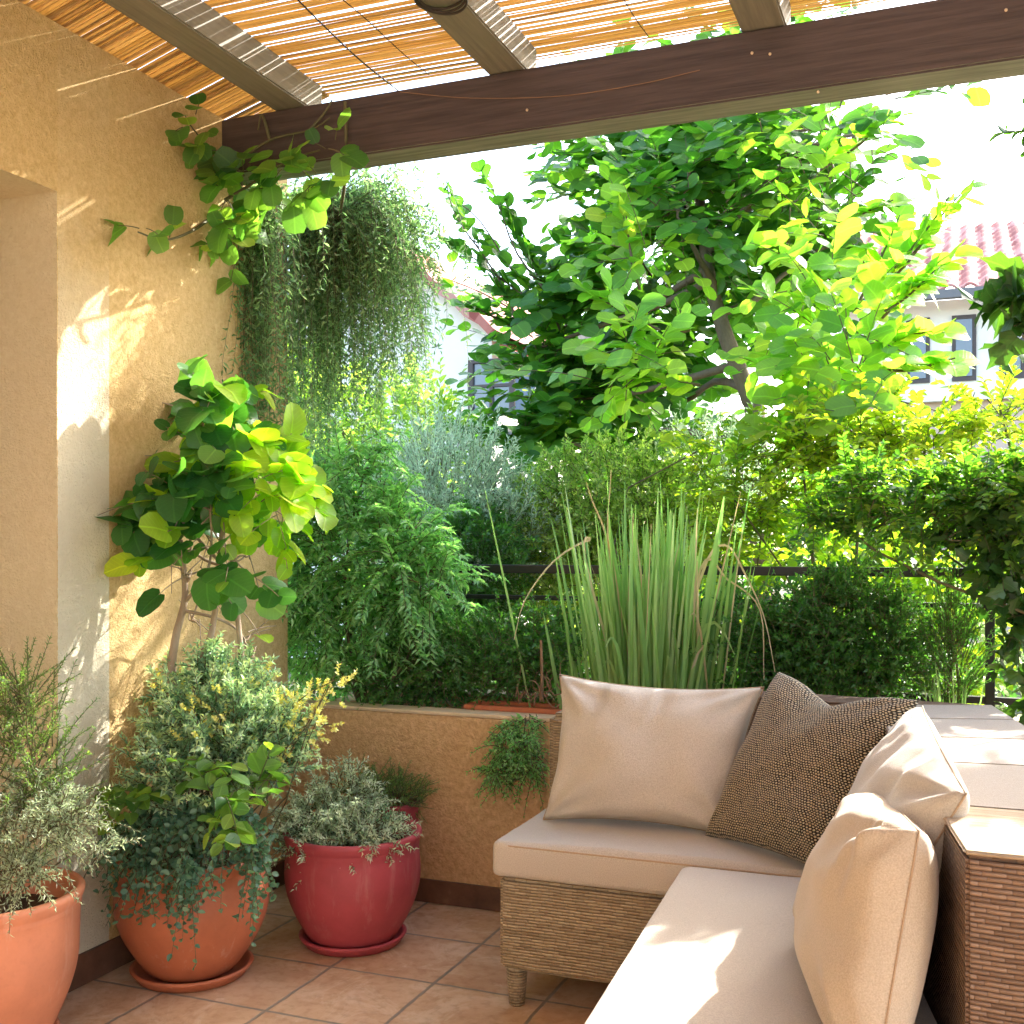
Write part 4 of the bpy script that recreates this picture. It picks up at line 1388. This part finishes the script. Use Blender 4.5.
# dry twigs lying in a terracotta trough on the planter edge
tw = []
for i in range(26):
    a = P(rng.uniform(515, 562), rng.uniform(690, 704), Y=3.80)
    b = a + rng.normal(0, .05, 3) + [0, 0, .05]
    tw.append(limb(a, b, .0026, .001, 6, .14))
tw.append(limb(P(541, 700, Y=3.81), P(541, 640, Y=3.81), .007, .005, 6, .02))
tag(tube_obj('dry_twigs', tw, M['dry_twig']), 'tangle of dry brown twigs on the planter edge beside the beige cushion', 'twigs')
a, b = P(466, 709, Y=3.80), P(575, 716, Y=3.80)
bm = bmesh.new()
box(bm, a[0], b[0] + .1, 3.775, 3.80, .6945, .712)
box(bm, a[0], b[0] + .1, 3.90, 3.925, .6945, .712)
box(bm, a[0], a[0] + .02, 3.80, 3.90, .6945, .712)
box(bm, b[0] + .08, b[0] + .1, 3.80, 3.90, .6945, .712)
box(bm, a[0] + .02, b[0] + .08, 3.80, 3.90, .696, .700)
bmesh.ops.bevel(bm, geom=bm.edges[:], offset=.004, segments=2, affect='EDGES')
tag(link('clay_trough', bm_mesh('clay_trough', bm), M['clay']), 'shallow terracotta trough edge on the planter under the twigs', 'trough')

hp = P(520, 716, Y=YP + .04)
bush('trailing_plant', 'small green trailing plant hanging over the low wall beside the sofa', 'plant', hp,
     [pb(522, 722, YP - .01, (.09, .04, .02)), pb(515, 745, YP - .05, (.095, .05, .06)), pb(500, 770, YP - .055, (.06, .04, .06)), pb(530, 765, YP - .05, (.06, .04, .06))], 200, (.05, .12), 16, (.022, .42, 'lance'), M['l_fern'], droop=.5, up=.0, rnd=.9, main_r=.003)

# ------------------------------------------------------------------ potted plants
ps = c4 + [0, 0, .35]
bush('rosemary_plant', 'bushy dark rosemary growing in the small pot by the low wall', 'plant', ps,
     [(ps + [-.02, -.02, .07], (.13, .10, .06), 1), (ps + [.04, 0, .06], (.09, .08, .05), .5), (ps + [-.10, 0, .08], (.09, .07, .06), .5)], 230, (.06, .12), 24, (.016, .18, 'lance'), M['l_rose'], ang=.7, droop=.1, up=.7, main_r=.004)
ps = c3 + [0, 0, .32]
bush('grey_herb', 'frosted grey herb filling the crimson pot', 'plant', ps,
     [(ps + [.05, -.06, .05], (.16, .12, .06), 1), (ps + [-.10, -.02, .07], (.13, .13, .09), 1), (ps + [-.06, .06, .14], (.12, .1, .10), .8), (ps + [-.15, -.10, .05], (.09, .08, .05), .5), (ps + [-.04, -.19, .01], (.03, .04, .03), .12)],
     380, (.06, .13), 22, (.024, .28, 'lance'), M['l_grey'], ang=.8, droop=.15, up=.6, rnd=.6, main_r=.004, var=lambda p, t: np.clip(t * .7 + rng.normal(.15, .2, len(p)), 0, 1))
bush('green_herb', 'low green herb under the frosted one in the crimson pot', 'plant', ps + [-.02, -.02, 0],
     [(ps + [-.08, -.08, .03], (.13, .11, .05), 1), (ps + [.0, .03, .06], (.16, .12, .06), 1)], 200, (.06, .11), 18, (.018, .35, 'lance'), M['l_herb'], up=.5, main_r=.004)

ps = c2 + [0, 0, .32]
f0 = c2 * [1, 1, 0]
bush('flowering_herb', 'blue green herb with pale yellow flower heads in the round bellied pot', 'plant', ps,
     [(P(215, 730, Y=2.80), (.20, .16, .14), 2), (P(190, 775, Y=2.72), (.20, .14, .12), 1.6), (P(265, 740, Y=2.85), (.14, .12, .13), 1), (P(165, 700, Y=2.95), (.07, .07, .08), .4), (P(230, 690, Y=2.95), (.12, .1, .1), .8),
      (P(205, 670, Y=2.9), (.05, .05, .08), .3)],
     640, (.07, .15), 26, (.029, .36, 'lance'), M['l_herb'], ang=.75, droop=.08, up=.9, rnd=.4, main_r=.005, var=lambda p, t: np.clip(t * .75 + rng.normal(.1, .18, len(p)), 0, 1))
root = [o for o in bpy.data.objects if o.name.startswith('flowering_herb')][0]
O, D = [], []
for px, py, Y, r, k in ((305, 715, 2.86, .09, 46), (275, 735, 2.84, .09, 30), (335, 690, 2.9, .04, 14), (225, 715, 2.76, .09, 16), (165, 690, 2.9, .06, 12), (200, 740, 2.7, .1, 10), (245, 690, 2.9, .08, 10)):
    p, v = blob(P(px, py, Y=Y), (r, r * .6, r), k, .2)
    O.append(p); D.append(norm(v + [0, 0, .8]))
O, D = np.concatenate(O), np.concatenate(D)
pos, ax, nr, t, poly = sprays(O, D, rng.uniform(.03, .07, len(O)), 14, .9, .05, 'spiral', .3)
leaves('flower_heads', pos, ax, nr, rng.uniform(.008, .014, len(pos)), rng.uniform(.006, .010, len(pos)), 'diamond', M['flower'], root)
lb = []
for px, py, Y in ((305, 715, 2.86), (275, 735, 2.84), (335, 690, 2.9)):
    for q in range(4):
        lb.append(limb(ps + rng.normal(0, .05, 3) * [1, 1, 0], P(px, py, Y=Y) + rng.normal(0, .04, 3), .003, .0015, 7, .08))
V, f, s = tubes(poly, np.linspace(.0012, .0006, 6)[None, :], 3)
tube_obj('flower_stalks', lb, M['stem'], root, 5)

bush('trailing_succulent', 'dark blue green trailing plant spilling over the rim of the round bellied pot', 'plant', ps,
     [(P(170, 825, Y=2.66), (.14, .08, .07), 1.4), (P(215, 815, Y=2.68), (.12, .08, .06), 1), (P(150, 860, Y=2.60), (.04, .03, .05), .4), (P(185, 865, Y=2.56), (.03, .02, .03), .3), (P(115, 845, Y=2.70), (.05, .04, .05), .3),
      (P(258, 850, Y=2.72), (.025, .03, .04), .25)],
     260, (.08, .17), 16, (.027, .75, 'oval'), M['l_herb'], ang=1.1, droop=.9, up=-.1, rnd=.4, main_r=.003, var=lambda p, t: np.clip(rng.normal(.12, .14, len(p)), 0, 1))
O = np.array([P(120, 905, Y=2.62), P(128, 880, Y=2.62), P(185, 850, Y=2.55), P(150, 850, Y=2.58)])
D = np.array([[-.05, -.1, -1], [-.1, -.05, -1], [.1, -.3, -.6], [-.1, -.1, -1]])

# broad leaves poking out of the round bellied pot
bush('broad_leaf_sprig', 'sprig of broad pale green leaves leaning out of the round bellied pot', 'plant', ps,
     [(P(150, 795, Y=2.58), (.06, .03, .02), 1), (P(100, 800, Y=2.66), (.05, .03, .015), .6), (P(225, 800, Y=2.56), (.05, .03, .04), 1), (P(220, 765, Y=2.62), (.07, .03, .03), .8), (P(270, 775, Y=2.7), (.06, .04, .04), .9), (P(235, 830, Y=2.54), (.02, .02, .03), .4)],
     24, (.08, .14), 5, (.072, .85, 'oval'), M['l_vine'], ang=1.0, droop=.2, mode='pinnate', up=.1, main_r=.003)

# small round leaved tree in the round bellied pot
pt = empty('potted_tree', ps, 'small tree with big round leaves rising from the round bellied pot against the wall', 'tree')
def stemline(pts, r0, r1):
    c = curve(pts, 20)
    return c, np.linspace(r0, r1, len(c))


limbs = [stemline([ps + [-.05, .02, 0], P(172, 690, Y=2.86), P(175, 640, Y=2.87), P(185, 595, Y=2.9), P(180, 540, Y=2.9)], .017, .009),
         stemline([ps + [.02, .02, 0], P(196, 690, Y=2.9), P(212, 630, Y=2.92), P(218, 575, Y=2.95), P(225, 500, Y=2.95)], .014, .007),
         stemline([ps + [.06, .05, 0], P(240, 690, Y=3.0), P(238, 620, Y=3.02), P(232, 560, Y=3.02), P(245, 500, Y=3.0)], .012, .006)]
cl = [(145, 500, 2.86, (.10, .10, .13), 15), (175, 450, 2.95, (.14, .12, .13), 20), (210, 510, 2.9, (.15, .14, .13), 22), (165, 410, 3.0, (.11, .10, .06), 9), (215, 412, 3.05, (.11, .12, .05), 8),
      (190, 575, 2.9, (.13, .10, .06), 8), (235, 560, 2.95, (.10, .10, .07), 6), (115, 500, 2.84, (.04, .07, .09), 7), (245, 640, 3.12, (.08, .06, .07), 8), (170, 620, 3.0, (.06, .04, .05), 3)]
O, D = [], []
for px, py, Y, r, k in cl:
    c = P(px, py, Y=Y)
    c[0] = max(c[0], XW + r[0] + .03)
    p, v = blob(c, r, k, .3)
    p[:, 0] = np.maximum(p[:, 0], XW + .04)
    d = norm(v + [.15, -.45, .0] + rng.normal(0, .4, (k, 3)))
    O.append(p - d * .03); D.append(d)
    j = limbs[0][0][-1 - (len(O) % 8)]
    limbs.append(limb(limbs[len(O) % 3][0][-4 - len(O) % 5], c, .006, .003, 7, .1))
    for q in range(5):
        limbs.append(limb(c, p[q % k], .0032, .0018, 6, .12))
O, D = np.concatenate(O), np.concatenate(D)
pos, ax, nr, t, poly = sprays(O, D, rng.uniform(.10, .18, len(O)), 4, .9, .15, 'spiral', .35)
ax[:, 2] -= .25
SPOTS = [(XW, y_, z_) for y_ in (2.56, 2.68) for z_ in (.62, .74, .86, .97)] + [(XW, 2.88, 1.02), (XW, 2.95, 1.12)]
ok = (pos[:, 0] > XW + .02) & gaps(pos, SPOTS, .10)
pos, ax, nr = pos[ok], ax[ok], nr[ok]
sz = rng.choice([.045, .06, .075, .10], len(pos)) * rng.uniform(.85, 1.1, len(pos))
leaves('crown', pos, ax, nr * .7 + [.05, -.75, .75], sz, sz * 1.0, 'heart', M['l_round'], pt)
O, D = [], []
for px, py, Y, r, k in ((240, 455, 3.0, (.11, .10, .05), 11), (272, 485, 3.02, (.07, .10, .08), 9), (240, 500, 2.95, (.13, .10, .10), 6), (285, 510, 3.02, (.04, .05, .07), 6), (225, 400, 3.05, (.05, .05, .05), 4), (240, 600, 3.05, (.05, .04, .06), 3), (190, 540, 2.85, (.12, .06, .12), 5)):
    p, v = blob(P(px, py, Y=Y), r, k, .2)
    O.append(p); D.append(norm(v + [.5, -.25, .1] + rng.normal(0, .35, (k, 3))))
O, D = np.concatenate(O), np.concatenate(D)
pos, ax, nr, t, p2 = sprays(O, D, rng.uniform(.08, .14, len(O)), 4, .8, .2, 'spiral', .4)
ax[:, 2] -= .3
ok = gaps(pos, SPOTS, .10)
pos, ax, nr = pos[ok], ax[ok], nr[ok]
sz = rng.choice([.05, .065, .08, .10], len(pos)) * rng.uniform(.85, 1.1, len(pos))
leaves('backlit_leaves', pos, ax, nr * .6 + [.45, -.2, .8], sz, sz * .95, 'heart', M['l_round_backlit'], pt)
for pl_ in (poly, p2):
    limbs += [(p, np.linspace(.0022, .0012, 6)) for p in pl_]
tube_obj('trunk', limbs, M['bark_pale'], pt, 7)

# left pot: feathery shrub and grey filler
ps = c1 + [0, 0, .34]
bush('feathery_shrub', 'tall wispy feathery shrub in the pale pot at the left edge', 'plant', ps,
     [(P(10, 720, Y=2.2), (.06, .08, .16), 1), (P(35, 760, Y=2.22), (.07, .08, .14), 1), (P(-15, 780, Y=2.15), (.14, .1, .2), 1), (P(55, 790, Y=2.24), (.06, .06, .08), .4), (P(20, 690, Y=2.2), (.05, .06, .10), .6)],
     150, (.14, .26), 40, (.020, .12, 'lance'), M['l_rose'], ang=.6, droop=.1, up=1.1, rnd=.35, main_r=.004)
bush('grey_shrub', 'pale grey green shrub drooping over the rim of the pale pot', 'plant', ps,
     [(P(30, 830, Y=2.16), (.14, .10, .07), 1), (P(70, 815, Y=2.18), (.07, .06, .06), .5), (P(20, 870, Y=2.1), (.09, .07, .04), .7), (P(105, 845, Y=2.24), (.03, .03, .015), .12), (P(45, 800, Y=2.2), (.12, .1, .07), .8)],
     260, (.06, .13), 22, (.020, .2, 'lance'), M['l_grey'], ang=.8, droop=.3, up=.4, rnd=.5, main_r=.003)

# ------------------------------------------------------------------ hanging weeping plant and vine on the beam
hx = P(338, 222, Y=3.85)
hg = empty('weeping_plant', hx, 'weeping fine leaved plant hanging from the beam like a green curtain', 'hanging plant')
N = 780
m = 10
cen = rng.uniform(0, 2 * np.pi, 26)
th = cen[rng.integers(0, 26, N)] + rng.normal(0, .10, N)
Rr = .50 * rng.random(N) ** .5 * rng.uniform(.75, 1.15, N)
oc = hx + rng.normal(0, .05, (N, 3))
dirh = np.stack([np.cos(th), np.sin(th) * .42, np.zeros(N)], -1)
drop = rng.uniform(.12, 1.08, N) * np.where(np.cos(th) < 0, .92, .85) * rng.choice([.75, 1, 1.05], N)
rise = rng.uniform(-.06, .20, N)


def strand(tt):
    e = 1 - np.exp(-4.2 * tt)
    sway = np.sin(tt * (5 + 4 * np.cos(th * 7))[:, None] + th[:, None] * 3) * .08 * tt
    return oc[:, None, :] + dirh[:, None, :] * (Rr[:, None] * e + sway)[..., None] + np.array([0, 0, 1.]) * (rise[:, None] * np.sin(np.clip(tt * 4, 0, np.pi)) - drop[:, None] * tt ** 1.5)[..., None]


k = 120
sel = np.arange(k)
oc[sel] = P(258, 222, Y=3.46) + rng.normal(0, .035, (k, 3))
dirh[sel] = np.stack([np.cos(th[sel]), np.sin(th[sel]) * .6, np.zeros(k)], -1)
Rr[sel] = rng.uniform(.02, .20, k)
drop[sel] = rng.uniform(.15, .95, k)
n = 46
tt = np.linspace(.08, 1, n)[None, :] + rng.uniform(-.01, .01, (N, n))
pos = strand(tt)
tan = norm(strand(tt + .01) - strand(tt - .01))
phi = rng.uniform(0, 6.28, (N, n, 1))
s0 = norm(np.cross(tan, [0.3, .2, 1.]))
u0 = np.cross(s0, tan)
pos[..., 0] = np.maximum(pos[..., 0], XW + .015)
ax = norm(tan * .6 + (np.cos(phi) * s0 + np.sin(phi) * u0) * .8)
nr = rng.normal(0, 1, ax.shape) + [0, -.3, .5]
ll = rng.uniform(.018, .040, N * n)
leaves('foliage', pos.reshape(-1, 3), ax.reshape(-1, 3), nr.reshape(-1, 3), ll, ll * .24, 'lance', M['l_weep'], hg)
pol = strand(np.broadcast_to(np.linspace(0, 1, m), (N, m)))
pol[..., 0] = np.maximum(pol[..., 0], XW + .012)
V, f, s = tubes(pol, np.linspace(.0016, .0005, m)[None, :], 3)
bk = limb(P(258, 222, Y=3.46), hx, .006, .006, 10, .03)
sp = curve([P(345, 102, Y=3.27), P(346, 150, Y=3.268), P(344, 190, Y=3.44), hx], 14)
V2, f2, s2_ = tubes(sp[None], np.full((1, len(sp)), .006), 6)
link('stems', np_mesh('stems', *(lambda b3: (np.concatenate([V, V2, b3[0]]), np.concatenate([f, f2 + len(V), b3[1] + len(V) + len(V2)]), np.concatenate([s, s2_, b3[2]])))(tubes(bk[0][None], bk[1][None], 6))), M['stem'], hg, True)

vn = empty('climbing_vine', P(205, 200, Y=3.25), 'climbing vine with round leaves in the corner of wall and beam', 'vine')
lb = []
for pts in ([(255, 420, 3.5), (215, 300, 3.45), (203, 200, 3.26), (205, 150, 3.14), (188, 122, 3.02)], [(203, 200, 3.26), (235, 165, 3.26), (270, 140, 3.26), (310, 130, 3.26), (330, 118, 3.26)],
            [(215, 215, 3.26), (190, 232, 3.06), (163, 240, 2.92), (138, 232, 2.80)], [(225, 200, 3.26), (250, 185, 3.24), (290, 160, 3.22), (320, 150, 3.2)], [(270, 140, 3.26), (262, 115, 3.26), (258, 130, 3.25)],
            [(310, 130, 3.26), (325, 112, 3.265), (332, 100, 3.266)]):
    lb.append(curve([P(a, b, Y=c) for a, b, c in pts], 18))
O, D = [], []
for px, py, Y, k in ((188, 120, 3.02, 3), (205, 140, 3.12, 4), (230, 160, 3.24, 6), (215, 195, 3.24, 6), (245, 180, 3.22, 7), (265, 195, 3.2, 5), (285, 160, 3.2, 6), (330, 150, 3.17, 4), (320, 182, 3.2, 4), (225, 220, 3.2, 5),
                     (238, 250, 3.24, 4), (215, 245, 3.2, 3), (140, 230, 2.80, 2), (163, 240, 2.92, 2), (310, 190, 3.25, 3), (255, 215, 3.26, 2)):
    p, v = blob(P(px, py, Y=Y), (.045, .03, .04), k, .1)
    O.append(p); D.append(norm(v + [0, -.5, -.1] + rng.normal(0, .5, (k, 3))))
O, D = np.concatenate(O), np.concatenate(D)
O[:, 0] = np.maximum(O[:, 0], XW + .05)
pos, ax, nr, t, poly = sprays(O, D, rng.uniform(.03, .08, len(O)), 2, .7, .2, 'spiral', .6)
ax[:, 2] -= .3
sz = rng.uniform(.05, .092, len(pos))
leaves('foliage', pos, ax, nr * .5 + [.1, -.75, .5], sz, sz * .92, 'round', M['l_vine'], vn)
tube_obj('stems', [(c, np.linspace(.006, .0025, len(c))) for c in lb] + [(p, np.linspace(.0018, .0012, 6)) for p in poly], M['stem'], vn, 6)

# ------------------------------------------------------------------ right hand shrub leaning in over the railing
rs_ = np.array([.62, 3.98, .595])
bush('overhanging_shrub', 'dark glossy small leaved shrub leaning in over the railing from the right', 'shrub', rs_,
     [pb(930, 510, 4.02, (.24, .2, .11)), pb(860, 485, 4.05, (.16, .16, .10)), pb(985, 490, 4.0, (.2, .2, .12)), pb(1015, 520, 3.98, (.14, .16, .16)), pb(830, 515, 4.08, (.08, .1, .06)), pb(1060, 500, 4.0, (.2, .2, .2)), ([1.08, 4.0, 2.04], (.22, .16, .18), .07), ([1.2, 4.0, 1.8], (.16, .16, .14), .04), ([.72, 4.0, 1.42], (.14, .14, .10), .03)],  # end blobs are out of view, added to shade the sofa back and cushions
     1150, (.12, .22), 20, (.036, .55, 'oval'), M['l_mass'], ang=.95, droop=.22, mode='pinnate', up=.2, main_r=.008)
bush('sunlit_shrub', 'yellow green sunlit shrub above the dark overhanging one', 'shrub', gz(950, 4.7),
     [pb(850, 430, 4.7, (.26, .2, .12)), pb(930, 430, 4.7, (.26, .2, .10)), pb(1000, 410, 4.7, (.16, .2, .12)), pb(800, 450, 4.75, (.16, .15, .1)), pb(890, 450, 4.7, (.3, .2, .1))],
     230, (.2, .34), 16, (.050, .5, 'oval'), M['l_mass_y'], ang=1.0, droop=.22, mode='pinnate', up=.35, main_r=.012)
bush('broad_leaf_vine', 'broad lobed dark leaves hanging along the right edge before the railing', 'plant', rs_ + [-.04, -.06, 0],
     [pb(1010, 560, 3.86, (.06, .05, .16)), pb(1018, 640, 3.84, (.05, .05, .10)), pb(985, 520, 3.88, (.05, .05, .06)), pb(1030, 700, 3.84, (.05, .05, .08)), pb(950, 540, 3.9, (.06, .05, .04))], 60, (.08, .16), 5, (.075, .9, 'lobed'), M['l_plum'],
     ang=.9, droop=.4, up=-.2, main_r=.007)
bush('large_leaf_branch', 'very large dark leaves at the right edge in front of the tiled roof', 'plant', rs_ + [.12, -.1, 0],
     [pb(1012, 300, 3.75, (.045, .05, .04)), pb(1022, 335, 3.72, (.05, .05, .05)), pb(1030, 280, 3.75, (.06, .05, .05))], 12, (.06, .12), 4, (.15, .75, 'lobed'), M['l_plum'], ang=.8, droop=.2, up=.1, main_r=.006)
bush('high_twig', 'dark twig tip reaching in at the upper right corner against the sky', 'plant', rs_ + [.2, -.08, 0],
     [pb(1030, 128, 3.8, (.05, .04, .03))], 9, (.06, .10), 4, (.06, .36, 'oval'), M['l_plum'], ang=.7, droop=.1, up=.0, main_r=.004)
